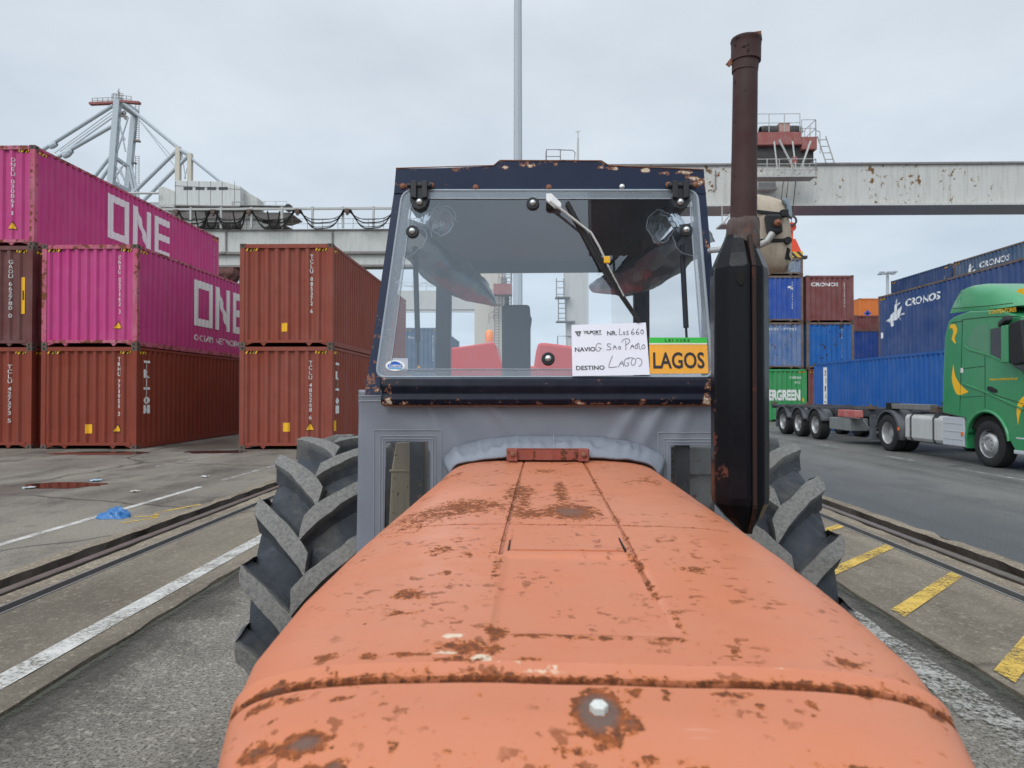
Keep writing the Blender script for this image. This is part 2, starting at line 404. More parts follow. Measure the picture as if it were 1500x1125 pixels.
sheet('white_edge_line', -8.05, -7.95, 14.6, 17.4, .004, M['white_faint'], rag=.02, step=.12)
sheet('worn_stripe', 2.17, 2.40, YN, 200, .015, M['white_worn'], rag=.05, step=.1)
for i in range(9):
    y = 3.84+1.08*i; w = .085
    strip('yellow_hatch', [(2.64, y-w), (2.64, y+w), (3.62+.1, y+w+1.06), (3.71, y-w+1.06)], .036, M['yellow_line'])
for i in range(7):
    y = 9+i*3.6
    strip('dashed_line', [(9.05, y), (9.15, y), (9.15, y+1.9), (9.05, y+1.9)], .004, M['white_faint'])
# faded yellow survey arrow beside the rail
mb = MB()
for a, b in (((-4.95, 8.3), (-4.72, 8.6)), ((-4.72, 8.6), (-4.9, 9.0)), ((-4.9, 9.0), (-4.65, 9.7)), ((-5.05, 8.7), (-4.75, 8.75))):
    p, q = Vector(a), Vector(b); d = (q-p).normalized(); nrm = Vector((-d.y, d.x))*.035
    mb.poly([(p+nrm).to_3d(), (q+nrm).to_3d(), (q-nrm).to_3d(), (p-nrm).to_3d()])
for i, v in enumerate(mb.v): mb.v[i] = (v[0], v[1], .004)
tag(mb.build('yellow_mark', M['yellow_faint'], fix=False), kind='structure')
# puddles
k = NT('puddle_water'); M['puddle'] = k.done(k.bsdf(k.mix(k.noise(3, 3), (.05, .035, .03), (.03, .025, .022)), .03, 0, None, 0, 0, .5))
k = NT('rusty_puddle_water'); M['puddle_rust'] = k.done(k.bsdf(k.mix(k.noise(3, 3), (.07, .026, .018), (.035, .018, .015)), .05, 0, None, 0, 0, .5))
def puddle(c, rx, ry, mat, seed):
    mb = MB(); P = []
    for i in range(40):
        t = 2*math.pi*i/40; r = 1+.28*noise.noise((math.cos(t)*1.3+seed, math.sin(t)*1.3, seed*3))+.18*noise.noise((math.cos(t)*4+seed, math.sin(t)*4, 2))
        P.append((c.x+rx*r*math.cos(t), c.y+ry*r*math.sin(t), .004))
    mb.poly(P); tag(mb.build('puddle', mat, fix=False), kind='structure')
puddle(WG(92, 711), .66, .42, M['puddle_rust'], 8.0); puddle(WG(150, 664), 1.3, .55, M['puddle'], 2.0); puddle(WG(318, 662), .8, .5, M['puddle'], 3.0)

# ------------------------------------------------------------------ shipping containers
def profile_of(length, pitch, depth, lead):
    """trapezoid folds: [(u, inward depth)] along a wall"""
    n = max(1, round((length-2*lead)/pitch)); p = (length-2*lead)/n
    pts = [(0, 0)]
    for i in range(n):
        b = lead+i*p
        pts += [(b+p*.18, 0), (b+p*.38, depth), (b+p*.68, depth), (b+p*.88, 0)]
    return pts+[(length, 0)]
def interp(prof, u):
    for (a, da), (b, db) in zip(prof, prof[1:]):
        if a <= u <= b: return da if b == a else da+(db-da)*(u-a)/(b-a)
    return 0
BROWN = (.27, .062, .043)
def container(label, x0, y0, z0, mat, L=12.19, W=2.5, H=2.9, marks=(), cat='container', group=None, rear_post=None, detail=True, hazard=True, name='shipping_container', pocket=True, framemat=None):
    t = thing(name, (x0+W/2, y0+L/2, z0), label, cat, group)
    x1, y1, z1 = x0+W, y0+L, z0+H; fm = framemat or mat
    pw, ph = .13, .11
    F = MB()
    for x in (x0+.003, x1-pw-.003):
        for y in (y0+.003, y1-pw-.003): F.box(x, x+pw, y, y+pw, z0+.118, z1-.118)
    for x in (x0+.008, x1-.068): # side rails
        F.box(x, x+.06, y0+.17, y1-.17, z1-.085, z1-.012); F.box(x, x+.06, y0+.17, y1-.17, z0+.02, z0+.16)
    for y in (y0+.006, y1-.096):
        F.box(x0+.17, x1-.17, y, y+.09, z1-.125, z1-.012)
        if pocket and y < y0+.1:
            F.box(x0+.17, x1-.17, y, y+.09, z0+.105, z0+.185)
            for a, b in ((x0+.17, x0+.72), (x1-.72, x1-.17)): # tapered sill feet beside the gooseneck opening
                s_ = 1 if a < x0+W/2 else -1; o_, i_ = (a, b) if s_ > 0 else (b, a)
                F.prism([(o_, y+.012, z0+.105), (o_, y+.012, z0+.03), (o_+s_*.22, y+.012, z0+.105)], (0, .06, 0))
                F.prism([(i_-s_*.14, y+.012, z0+.105), (i_-s_*.04, y+.012, z0+.01), (i_+s_*.05, y+.012, z0+.105)], (0, .06, 0))
        else: F.box(x0+.17, x1-.17, y, y+.09, z0+.02, z0+.16)
    F.box(x0+.07, x1-.07, y0+.1, y1-.1, z0+.13, z0+.155)
    fr = F.build('frame', fm, t)
    def cast(mb, x, y, z):
        mb.box(x, x+.162, y, y+.178, z, z+.118)
        # dark boxes for the hand holes, the shade of a recess put into colour
        mb.box(x+.055, x+.107, y-.002, y+.178+.002, z+.03, z+.09, 1); mb.box(x-.002, x+.164, y+.055, y+.12, z+.03, z+.09, 1)
    spots = [(x, y, z) for x in (x0, x1-.162) for y in (y0, y1-.178) for z in (z0, z1-.118)]
    for p in spots: c = MB(); cast(c, *p); c.build('corner_casting', [M['castings'], M['trench']], t)
    # walls
    sp = profile_of(L-.26, .277, .036, .05); ep = profile_of(W-.26, .275, .058, .035)
    zb, zt = z0+.155, z1-.08
    def fside_r(u, v, o=0): return (x1-.012-interp(sp, u-.13)+o, y0+u, z0+v)
    def fside_l(u, v, o=0): return (x0+.012+interp(sp, (L-u)-.13)-o, y1-u, z0+v)
    def fnear(u, v, o=0): return (x0+u, y0+.022+interp(ep, u-.13)-o, z0+v)
    def ffar(u, v, o=0): return (x1-u, y1-.022-interp(ep, (W-u)-.13)+o, z0+v)
    def wall(nm, fn, prof, a, b, flip=False, tot=None):
        mb = MB(); us = [p[0]+.13 for p in prof]; tot_ = us[-1]+.13
        if flip: us = [tot-u for u in us][::-1]
        n = len(us); NR = 6; c0 = Vector((x0+W/2, y0+L/2, 0)); seed = x0*3+z0*7
        for r in range(NR+1):
            zz = a+(b-a)*r/NR
            for u in us:
                d_ = 0 if r in (0, NR) or u < .2 or u > tot_-.2 else -.020*abs(noise.noise((u*.9+seed, zz*1.1, y0)))-.045*max(0, noise.noise((u*.7+seed, zz*.9, 9))-.25)
                mb.v.append(fn(u, zz-z0, d_))
        for r in range(NR):
            for i in range(n-1): mb.f.append([r*n+i, r*n+i+1, (r+1)*n+i+1, (r+1)*n+i]); mb.m.append(0)
        return mb.build(nm, mat, t, fix=False)
    wall('side_wall', fside_r, sp, zb, zt); wall('side_wall', fside_l, sp, zb, zt, True, L)
    wall('end_wall', fnear, ep, z0+.1, z1-.11); wall('end_wall', ffar, ep, z0+.1, z1-.11, True, W)
    RB = MB(); nr = int(L/.4)
    for i in range(nr):
        a = y0+.1+(L-.2)*i/nr; b = a+(L-.2)/nr; q = (b-a)/4
        zz = [z1-.028, z1-.012, z1-.012, z1-.028]
        for j in range(4):
            ya, yb = a+q*j, a+q*(j+1); za, zb2 = (z1-.028, z1-.012) if j == 0 else (z1-.012, z1-.012) if j == 1 else (z1-.012, z1-.028) if j == 2 else (z1-.028, z1-.028)
            RB.poly([(x0+.07, ya, za), (x1-.07, ya, za), (x1-.07, yb, zb2), (x0+.07, yb, zb2)])
    RB.build('roof', mat, t, fix=False)
    faces = {'near': (fnear, sorted(p[0]+.13 for p in ep)), 'right': (fside_r, sorted(p[0]+.13 for p in sp)), 'left': (fside_l, sorted(L-(p[0]+.13) for p in sp))}
    if hazard:
        hz = MB()
        for fc, ln in (('near', W), ('right', L), ('left', L)):
            fn, br = faces[fc]
            for a in ((.16, .52), (ln-.52, ln-.16)):
                decal(hz, rect(a[0], H-.205, a[1], H-.125), br, lambda u, v: fn(u, v, .003), 0)
                n = 4; w = (a[1]-a[0])/n
                for i in range(n):
                    b = a[0]+w*i
                    decal(hz, [((b, H-.203), (b+w*.5, H-.203), (b+w*.95, H-.127)), ((b, H-.203), (b+w*.95, H-.127), (b+w*.45, H-.127))], br, lambda u, v: fn(u, v, .006), 1)
        hz.build('hazard_marking', [M['black_ink'], M['yellow_ink']], t, fix=False)
    for nm, fc, mk, tris in marks:
        mb = MB(); fn, br = faces[fc]
        if nm == 'warning_triangle':
            u, v, s = tris
            decal(mb, [((u-s*.62, v-s*.08), (u+s*.62, v-s*.08), (u, v+s*1.1))], br, lambda a, b: fn(a, b, .004), 1)
            decal(mb, [((u-s*.5, v), (u+s*.5, v), (u, v+s*.9))], br, lambda a, b: fn(a, b, .008), 0)
            mb.build(nm, [M['yellow_ink'], M['black_ink']], t, fix=False); continue
        decal(mb, tris, br, lambda a, b: fn(a, b, .011 if mk is M['black_ink'] else .006)); mb.build(nm, mk, t, fix=False)
    return t

def logo_tris(u, v, h):
    """three block letters of the big white logo: square O, N with a diagonal, E"""
    k = h/1.53; s = .30*k; out = []
    def rc(a, b, c, d): out.extend(rect(u+a*k, v+b*k, u+c*k, v+d*k))
    S = .30
    rc(0, 0, S, 1.53); rc(1.0, 0, 1.3, 1.53); rc(S, 0, 1.0, S*.85); rc(S, 1.53-S*.85, 1.0, 1.53)
    rc(1.48, 0, 1.78, 1.53); rc(2.45, 0, 2.75, 1.53)
    out.extend(fan([(u+1.78*k, v+1.53*k), (u+1.78*k, v+1.05*k), (u+2.45*k, v), (u+2.45*k, v+.48*k)]))
    rc(2.93, 0, 3.22, 1.53)
    for b in (0, .64, 1.27): rc(3.22, b, 4.05, b+.26)
    return out
def number(txt, u, top, h=.115, w=.085, gap=.2): return ('lettering', 'near', M['white_ink'], stack_tris(txt, u, top, h, w, gap, .01))
def mats(name, col, **k): return paint(name, col, **k)
CM_ = {}
CM_['pink'] = paint('pink_container_paint', (.47, .042, .19), .5, .28, .06, 1, .08, rustc=(.16, .05, .05))
CM_['pink_post'] = paint('rusty_pink_paint', (.46, .085, .15), .6, .5, .78, 1.0, .2, rustc=(.22, .075, .035))
CM_['brown'] = paint('brown_container_paint', (.220, .041, .022), .55, .36, .14, 1, .03)
CM_['brown2'] = paint('reddish_brown_paint', (.240, .052, .031), .55, .36, .18, 1, .06)
CM_['dkbrown'] = paint('dark_brown_paint', (.125, .034, .030), .55, .35, .1, 1, .1)
CM_['maroon'] = paint('maroon_container_paint', (.175, .044, .042), .55, .4, .1, 1, .15)
CM_['green'] = paint('green_container_paint', (.035, .27, .085), .5, .2, .1, 1, .1)
CM_['blue'] = paint('bright_blue_container_paint', (.006, .098, .36), .5, .3, .15, 1, .08)
CM_['bluerust'] = paint('rusty_blue_container_paint', (.006, .11, .37), .5, .35, .48, 1, .08, rustc=(.06, .035, .03))
CM_['royal'] = paint('royal_blue_container_paint', (.016, .072, .33), .5, .28, .15, 1, .12)
CM_['paleblue'] = paint('faded_blue_container_paint', (.05, .14, .34), .6, .35, .40, 1, .38, rustc=(.09, .05, .03))
CM_['greyblue'] = paint('grey_blue_container_paint', (.13, .19, .29), .6, .4, .3, 1, .4)
CM_['navy'] = paint('navy_container_paint', (.020, .058, .17), .5, .35, .06, 1, .12)
CM_['navy2'] = paint('slate_blue_container_paint', (.045, .092, .17), .55, .35, .06, 1, .2)
CM_['orange'] = paint('orange_container_paint', (.62, .17, .03), .5, .2, .1, 1, .1)
M['rustpost'] = paint('rusty_post_paint', (.13, .085, .06), .65, .5, .5, 2, .2)

WH = M['white_ink']
sub = line_tris('OCEAN NETWORK EXPRESS', 3.40, .44, .22, 5.2, .01)
GL = 'container stacks left of the tractor'
GR = 'container stacks right of the road'
# front row
container('brown container on the ground under a magenta one, large white vertical lettering by its corner', -13.72, 19.05, 0, CM_['brown'], L=11.75, W=2.74, group=GL, marks=[
    number('TRHU 771951 3', 2.2, 2.60), ('warning_triangle', 'near', None, (2.17, .50, .2)), ('yellow_sticker', 'near', M['yellow_ink'], rect(1.27, .44, 1.47, .70)),
    ('lettering', 'right', WH, stack_tris('TRITON', .55, 2.52, .215, .30, .2, .07))])
container('magenta container with big white lettering, middle level, on the brown container', -13.72, 19.05, 2.9, CM_['pink'], L=11.75, W=2.74, group=GL, framemat=CM_['pink_post'], marks=[
    number('ONEU 057162 3', 2.2, 2.60), ('warning_triangle', 'near', None, (2.17, .52, .2)),
    ('logo', 'right', WH, logo_tris(3.40, .94, 1.53)), ('lettering', 'right', WH, sub)])
container('dark brown container at ground level at the left edge, lowest of its stack', -16.62, 19.15, 0, CM_['brown'], L=11.75, W=2.56, group=GL, marks=[number('TCLU 427373 5', 1.9, 2.4), ('yellow_sticker', 'right', M['yellow_ink'], rect(.5, .44, .7, .70))])
container('dark maroon container with an orange strip sticker, under the topmost magenta one', -16.62, 19.15, 2.9, CM_['dkbrown'], L=11.75, W=2.56, group=GL, marks=[
    number('GAOU 662780 0', 1.9, 2.5), ('strip_sticker', 'near', M['yellow_ink'], rect(2.2, .95, 2.29, 2.0)), ('sticker_text', 'near', M['black_ink'], rect(2.225, 1.35, 2.265, 1.62))])
container('topmost magenta container with big white lettering, third level at far left', -16.62, 19.2, 5.8, CM_['pink'], L=11.75, W=2.56, group=GL, framemat=CM_['pink_post'], marks=[
    number('ONEU 030861 1', 1.9, 2.55), ('warning_triangle', 'near', None, (1.9, .5, .2)), ('logo', 'right', WH, logo_tris(3.46, 1.04, 1.5)), ('lettering', 'right', WH, line_tris('OCEAN NETWORK EXPRESS', 3.46, .5, .22, 5.2, .01)),
    ('lettering', 'right', WH, stack_tris('ONEU 030861 1', 11.4, 2.5, .1, .09, .3)), ('yellow_sticker', 'right', M['yellow_ink'], rect(11.55, .4, 11.7, .6))])
# second stack
container('reddish brown container on the ground beside the cab, small white vertical lettering on its side', -8.06, 19.05, 0, CM_['brown2'], L=11.75, W=2.64, group=GL, marks=[
    number('TCLU 485268 6', 2.0, 2.5), ('warning_triangle', 'near', None, (2.0, .55, .2)), ('yellow_sticker', 'near', M['yellow_ink'], rect(1.22, .5, 1.42, .75)),
    ('lettering', 'right', WH, stack_tris('TRITON', .55, 2.45, .205, .30, .2, .07)), ('yellow_sticker', 'right', M['yellow_ink'], rect(.3, .5, .42, .8))])
container('reddish brown container on top of a brown one, right beside the tractor cab', -8.06, 19.05, 2.9, CM_['brown2'], L=11.75, W=2.64, group=GL, marks=[
    number('TCLU 885372 6', 2.02, 2.6), ('yellow_sticker', 'near', M['yellow_ink'], rect(1.17, .42, 1.35, .66))])
# far blue ones seen through the cab
container('blue container under the upper blue one, far behind the cab', -7.9, 44, 0, CM_['navy2'], W=2.44, group=GL, detail=False)
container('blue container seen through the windscreen, upper of two', -7.9, 44, 2.9, CM_['navy2'], W=2.44, group=GL, detail=False, marks=[
    number('MSKU 918273 4', 1.9, 2.4), ('lettering', 'near', WH, line_tris('Mex', .3, 2.2, .16)), ('warning_triangle', 'near', None, (1.0, .3, .2))])
# right side: two columns facing us
cx1, cx2 = 12.85, 15.52
container('green container with large white lettering behind the empty trailer', cx1, 38, 0, CM_['green'], W=2.75, group=GR, detail=False, marks=[
    ('logo', 'near', WH, line_tris('EVERGREEN', .12, 1.2, .55, 2.2, .05)), ('lettering', 'near', WH, line_tris('100856', 1.75, 2.36, .14, .62, .01)), ('lettering', 'near', WH, line_tris('45G', 2.0, 2.1, .12, .3, .01)), ('yellow_sticker', 'near', M['yellow_ink'], rect(2.45, 1.1, 2.52, 1.3))])
container('faded blue rusty container standing on the green one', cx1, 38, 2.9, CM_['paleblue'], W=2.5, H=2.59, group=GR, detail=False, framemat=M['rustpost'], hazard=False, marks=[
    ('lettering', 'near', WH, line_tris('COSCO 177781', .1, 2.15, .13, 2.0, .01))])
container('royal blue container with white marks, third level above the green one', cx1, 38, 5.49, CM_['royal'], W=2.5, H=2.59, group=GR, detail=False, framemat=M['rustpost'], hazard=False, marks=[
    ('lettering', 'near', WH, stack_tris('TGHU 392 718', 1.92, 2.25, .11, .1, .25)), ('lettering', 'near', WH, rect(1.68, 1.9, 1.86, 2.0)+rect(1.8, 1.84, 1.98, 1.94))])
container('low half-height grey blue container gripped by the striped spreader', cx1, 38, 8.08, CM_['greyblue'], W=2.5, H=.98, group=GR, detail=False, framemat=M['rustpost'], hazard=False, marks=[('lettering', 'near', WH, stack_tris('TEX', 1.9, .8, .16, .12, .2))])
container('rusty brown container at ground level hidden behind the empty trailer', cx2, 38, 0, CM_['maroon'], W=2.6, group=GR, detail=False)
container('bright blue container with rust spots under the maroon lettered one', cx2, 38, 2.9, CM_['bluerust'], W=2.6, H=2.59, group=GR, detail=False, framemat=M['rustpost'], hazard=False, marks=[('lettering', 'near', WH, stack_tris('GESU 413028', 1.95, 2.25, .13, .09, .2))])
container('maroon container with white name, topmost of its stack', cx2, 38, 5.49, CM_['maroon'], W=2.6, H=2.59, group=GR, detail=False, hazard=False, marks=[
    ('lettering', 'near', WH, line_tris('CRONOS', .28, 2.0, .2, 1.5, .03)), ('lettering', 'near', WH, stack_tris('CRSU 918 443 0', 2.1, 2.2, .09, .06, .2))])
# long blue one beside the road and the navy ones behind
wp = [('white_panel', 'left', WH, rect(.95, .1, 1.32, 2.68)), ('lettering', 'left', M['black_ink'], [tuple((p[0], p[1]) for p in t_) for t_ in stack_tris('SIFITIB', 1.135, 2.56, .23, .20, .45, .02)])]
container('long bright blue container on the ground behind the lorry, white name strip', 12.8, 18.4, 0, CM_['blue'], group=GR, hazard=False, marks=wp)
container('plain navy container at ground level behind the long blue one', 15.45, 18.0, 0, CM_['navy'], group=GR, detail=False)
def rider(u, v, s):
    """white emblem: a rider on a leaping horse reduced to its outline"""
    T = []
    body = [(0, .35), (.25, .5), (.55, .75), (.9, .72), (1.15, .8), (1.35, 1.0), (1.55, .95), (1.5, .75), (1.3, .6), (1.2, .35), (.9, .25), (.5, .22), (.3, .1), (.15, .15)]
    for i in range(1, len(body)-1): T.append(((.7, .5), body[i-1], body[i]))
    T.append(((.7, .5), body[-1], body[0])); T.append(((.7, .5), body[-2], body[-1]))
    T += fan([(.75, .7), (1.0, .72), (1.02, 1.2), (.9, 1.3), (.78, 1.1)]) + fan([(.82, 1.3), (.95, 1.5), (1.04, 1.3), (.93, 1.2)]) + fan([(1.0, 1.1), (1.3, 1.25), (1.28, 1.17), (1.0, 1.0)])
    T += fan([(1.2, .45), (1.7, .6), (1.75, .45), (1.68, .5)]) + fan([(1.15, .4), (1.45, .2), (1.4, .05), (1.36, .18)]) + fan([(-.3, .3), (0, .38), (.15, .2), (-.05, .28)]) + fan([(.3, .15), (.55, .25), (.6, -.05), (.4, -.1)])
    return [tuple((u+p[0]*s, v+p[1]*s) for p in t) for t in T]
container('navy container with white rider emblem and name, above the long blue one', 15.45, 18.0, 2.9, CM_['navy'], group=GR, framemat=M['rustpost'], marks=[
    ('logo', 'left', WH, rider(.75, 1.55, .72)), ('lettering', 'left', WH, line_tris('CRONOS', 2.1, 2.2, .3, 2.3, .02, .12)), ('lettering', 'left', WH, rect(.2, 1.05, .33, 1.3))])
for z, l in ((0, 'lowest'), (2.9, 'middle')):
    container('blue container hidden behind the navy rider one, %s of the rear short row' % l, 23.3, 37.9, z, CM_['navy'], L=6.06, group=GR, detail=False)
    container('blue container hidden behind the navy rider one, %s of the rear long row' % l, 23.3, 25.4, z, CM_['navy'], group=GR, detail=False)
container('short dark blue container on the third level left of the slate blue one', 23.3, 37.9, 5.8, CM_['navy'], L=6.06, group=GR, detail=False, marks=[('lettering', 'left', WH, stack_tris('CRXU 7', 5.6, 2.3, .16, .1, .2))])
container('slate blue container with a small white emblem, highest on the right', 23.3, 25.4, 5.8, CM_['navy2'], group=GR, detail=False, framemat=M['rustpost'], marks=[
    ('logo', 'left', WH, rider(.7, 1.5, .72)), ('lettering', 'left', WH, line_tris('CRONOS', 2.1, 2.2, .3, 2.2, .02, .12))])
container('dark blue container lower, in the gap left of the navy rider one', 21.6, 46, 0, CM_['navy'], group=GR, detail=False)
container('dark blue container upper, in the gap left of the navy rider one', 21.6, 46, 2.9, CM_['royal'], group=GR, detail=False, framemat=M['rustpost'], hazard=False)
for z, mt, l in ((0, 'navy', 'lowest hidden blue container under the small rust red one'), (2.59, 'royal', 'hidden blue container under the small rust red one, second level'), (5.18, 'maroon', 'small rust red container far off in the gap between stacks')):
    container(l, 26.3, 55, z, CM_[mt], W=2.44, H=2.59, group=GR, detail=False, hazard=False)
for z, mt, l in ((0, 'navy', 'lowest hidden container under the far blue one with the white strip'), (2.9, 'royal', 'hidden container under the far blue one with the white strip'), (5.8, 'blue', 'far blue container with a white strip beside the navy one')):
    container(l, 31.0, 64, z, CM_[mt], W=2.44, group=GR, detail=False, hazard=False, marks=[('lettering', 'near', WH, rect(.75, .3, 1.1, 2.6))] if z > 5 else ())
for z, mt, l in ((0, 'brown', 'lowest hidden container under the far orange one'), (2.9, 'navy', 'second hidden container under the far orange one'), (5.8, 'royal', 'third hidden container under the far orange one'), (8.7, 'orange', 'orange container far off, topmost in the gap left of the navy one')):
    container(l, 35.4, 73, z, CM_[mt], W=2.44, group=GR, detail=False, hazard=False, marks=[('logo', 'near', M['blue_ink'], rect(.7, 1.0, 1.0, 1.6)+rect(.5, 1.2, 1.2, 1.4))] if z > 8 else ())
# ------------------------------------------------------------------ the old orange tractor
PRE = Matrix.Rotation(-math.atan(20/1000), 4, 'Z')
HU = .0488                                    # hood centre line
tractor = thing('tractor', (HU, 3.12, 0), 'rusty faded orange tractor with a grey canvas cab front, seen over its bonnet', 'tractor', pre=PRE)

# materials
k = NT('orange_tractor_paint')
n1 = k.noise(55, 8, .72, off=1); n2 = k.noise(120, 4, .65, off=2); big = k.noise(3.0, 4, .55, off=3); mid = k.noise(16, 5, .6, off=6)
rust = k.attr('rust'); prim = k.attr('primer')
c = k.mix(k.ramp(big, .35, .65, 0, .6), (.485, .158, .075), (.465, .183, .108))
c = k.mix(k.ramp(mid, .55, .75, 0, .30), c, (.47, .145, .062))
c = k.mix(k.ramp(n2, .62, .75, 0, .35), c, (.38, .12, .06))
sp_ = k.noise(52, 3, .55, off=13); spm = k.math('MULTIPLY', k.ramp(sp_, .575, .61), k.ramp(k.noise(7, 5, .65, off=17), .50, .57)); scr_ = k.ramp(k.noise(26, 3, .6, off=19, stretch=(.25, 3.5, 1)), .70, .78, 0, .35)
val = k.math('ADD', k.math('ADD', k.math('MULTIPLY', n1, .72), k.math('MULTIPLY', n2, .28)), k.math('MULTIPLY', rust, .235))
halo = k.ramp(val, .590, .655)
core = k.ramp(val, .632, .668)
c = k.mix(k.math('MULTIPLY', halo, .8), c, (.47, .135, .026))
pv = k.math('ADD', k.math('ADD', k.math('MULTIPLY', mid, .5), k.math('MULTIPLY', n2, .3)), k.math('MULTIPLY', prim, .5))
c = k.mix(k.ramp(pv, .70, .76), c, (.60, .47, .34))
c = k.mix(scr_, c, (.58, .36, .26)); c = k.mix(k.math('MULTIPLY', spm, .85), c, (.22, .060, .015))
rc = k.mix(k.ramp(n2, .4, .62), (.25, .064, .014), (.10, .032, .013))
rc = k.mix(k.ramp(rust, .95, 1.3), rc, (.125, .078, .062))
c = k.mix(core, c, rc)
c = k.mix(k.math('MULTIPLY', k.attr('gap'), k.ramp(n2, .25, .55, 1, .55)), c, (.022, .009, .006))
hgt = k.math('SUBTRACT', k.math('MULTIPLY', n2, .25), k.math('MULTIPLY', core, .8))
M['hood'] = k.done(k.bsdf(c, k.math('ADD', k.math('MULTIPLY', core, .35), k.ramp(mid, .3, .7, .36, .50)), 0, hgt, .35, .0015, .30))
k = NT('navy_cab_paint')
a = k.noise(20, 6, .65); b = k.noise(3, 4, .6, off=3); ch = k.attr('chip'); f2 = k.noise(70, 4, .6, off=8)
c = k.mix(k.ramp(b, .3, .7), (.013, .020, .045), (.020, .030, .060))
c = k.mix(k.ramp(f2, .6, .78, 0, .5), c, (.012, .014, .022))
v_ = k.math('ADD', k.math('ADD', k.math('MULTIPLY', a, .6), k.math('MULTIPLY', f2, .4)), k.math('MULTIPLY', ch, .3))
c = k.mix(k.ramp(v_, .665, .69), c, (.20, .085, .05)); c = k.mix(k.ramp(v_, .73, .75), c, (.55, .46, .35))
M['navy'] = k.done(k.bsdf(c, k.ramp(b, .3, .7, .34, .5), 0, f2, .15, .001, .2))
M['navy_plain'] = paint('black_navy_paint', (.016, .019, .030), .38, .2, .30, 5, .05, rustc=(.25, .13, .07))
M['sill'] = None
M['muffler'] = paint('burnt_black_paint', (.006, .006, .008), .15, .04, .42, 3, .0, spec=.13, rustc=(.13, .045, .03))
M['pipe'] = paint('oxide_pipe', (.046, .017, .017), .58, .6, .46, 7, .05, rustc=(.028, .016, .015))
M['soot'] = flat('soot', (.012, .011, .010), .9)
k = NT('grey_canvas')
w = k.noise(200, 2, .5); g = k.noise(2.5, 4, .6); wr = k.noise(5, 3, .5, stretch=(1, 1, .4))
c = k.mix(k.ramp(g, .3, .7), (.155, .168, .198), (.195, .207, .236)); c = k.mix(k.ramp(w, .4, .7, 0, .25), c, (.115, .125, .15))
M['canvas'] = k.done(k.bsdf(c, .42, 0, w, .25, .0008, .5))
k = NT('thread'); M['thread'] = k.done(k.bsdf((.30, .31, .33), .7))
def glassmat(name, dust, dustcol, tint=.93, rough=.0, spec=1.0):
    k = NT(name); fr = k.n('ShaderNodeFresnel'); fr.inputs['IOR'].default_value = 1.62
    tr = k.n('ShaderNodeBsdfTransparent'); tr.inputs[0].default_value = (tint, tint, tint*1.01, 1)
    gl = k.n('ShaderNodeBsdfGlossy'); gl.inputs['Roughness'].default_value = rough; gl.inputs[0].default_value = (.82, .93, 1, 1)
    mx = k.n('ShaderNodeMixShader'); k.l(k.math('MULTIPLY', fr.outputs[0], spec), mx.inputs[0]); k.l(tr.outputs[0], mx.inputs[1]); k.l(gl.outputs[0], mx.inputs[2])
    df = k.n('ShaderNodeBsdfDiffuse'); df.inputs[0].default_value = tuple(dustcol)+(1,)
    m2 = k.n('ShaderNodeMixShader'); d = k.noise(3.5, 6, .65); d2 = k.noise(40, 3, .6, off=4)
    k.l(k.math('ADD', k.ramp(d, .35, .7, dust*.7, dust*1.2), k.ramp(d2, .66, .72, 0, dust*.8)), m2.inputs[0]); k.l(mx.outputs[0], m2.inputs[1]); k.l(df.outputs[0], m2.inputs[2])
    return k.done(m2.outputs[0])
M['glass'] = glassmat('dusty_glass', .022, (.50, .54, .60), .93, 0, 1.75)
M['vinyl'] = glassmat('clear_vinyl', .07, (.36, .37, .38), .82, .12, .8)
M['vinyl_roll'] = glassmat('hazy_vinyl', .60, (.11, .118, .13), .50, .28, .55)
M['seal'] = flat('grey_window_seal', (.30, .34, .38), .4, 0, .35, 7)
M['rusty'] = paint('rusted_bolt', (.22, .085, .045), .8, .4, .4, 12, .1)
M['redbracket'] = paint('red_oxide_bracket', (.27, .060, .038), .6, .35, .5, 9, .1)
M['dome'] = metalmat('dome_bolt', (.62, .62, .60), .35)
M['tyre'] = None
k = NT('tractor_tyre_rubber'); wd = k.attr('worn'); a = k.noise(75, 5, .75); b = k.noise(7, 5, .65, off=3); sc = k.noise(18, 5, .7, off=6, stretch=(.4, 1, 1)); du = k.noise(4, 6, .7, off=9)
c = k.mix(k.ramp(b, .3, .75), (.016, .018, .022), (.060, .068, .082)); c2 = k.mix(k.ramp(a, .3, .7), (.12, .115, .105), (.23, .22, .20))
c = k.mix(k.math('MULTIPLY', wd, k.ramp(a, .2, .6, .6, 1)), c, c2)
c = k.mix(k.ramp(sc, .58, .72, 0, .45), c, (.13, .14, .155)); c = k.mix(k.ramp(du, .50, .72, 0, .55), c, (.135, .12, .098)); c = k.mix(k.ramp(a, .62, .72, 0, .7), c, (.02, .02, .02))
M['tyre'] = k.done(k.bsdf(c, k.ramp(b, .3, .7, .62, .85), 0, a, .8, .006, .3))
M['beige'] = paint('beige_plastic', (.40, .33, .25), .65, .35, .25, 5, .1, rustc=(.16, .12, .09))
M['roof_liner'] = flat('roof_liner', (.045, .05, .06), .6, 0, .2, 4)
M['redpaint'] = paint('red_tractor_paint', (.55, .045, .04), .4, .15, 0, 2, .1)
M['ochre'] = paint('ochre_tank_paint', (.44, .35, .21), .6, .4, .45, 5, .1, rustc=(.07, .05, .04))

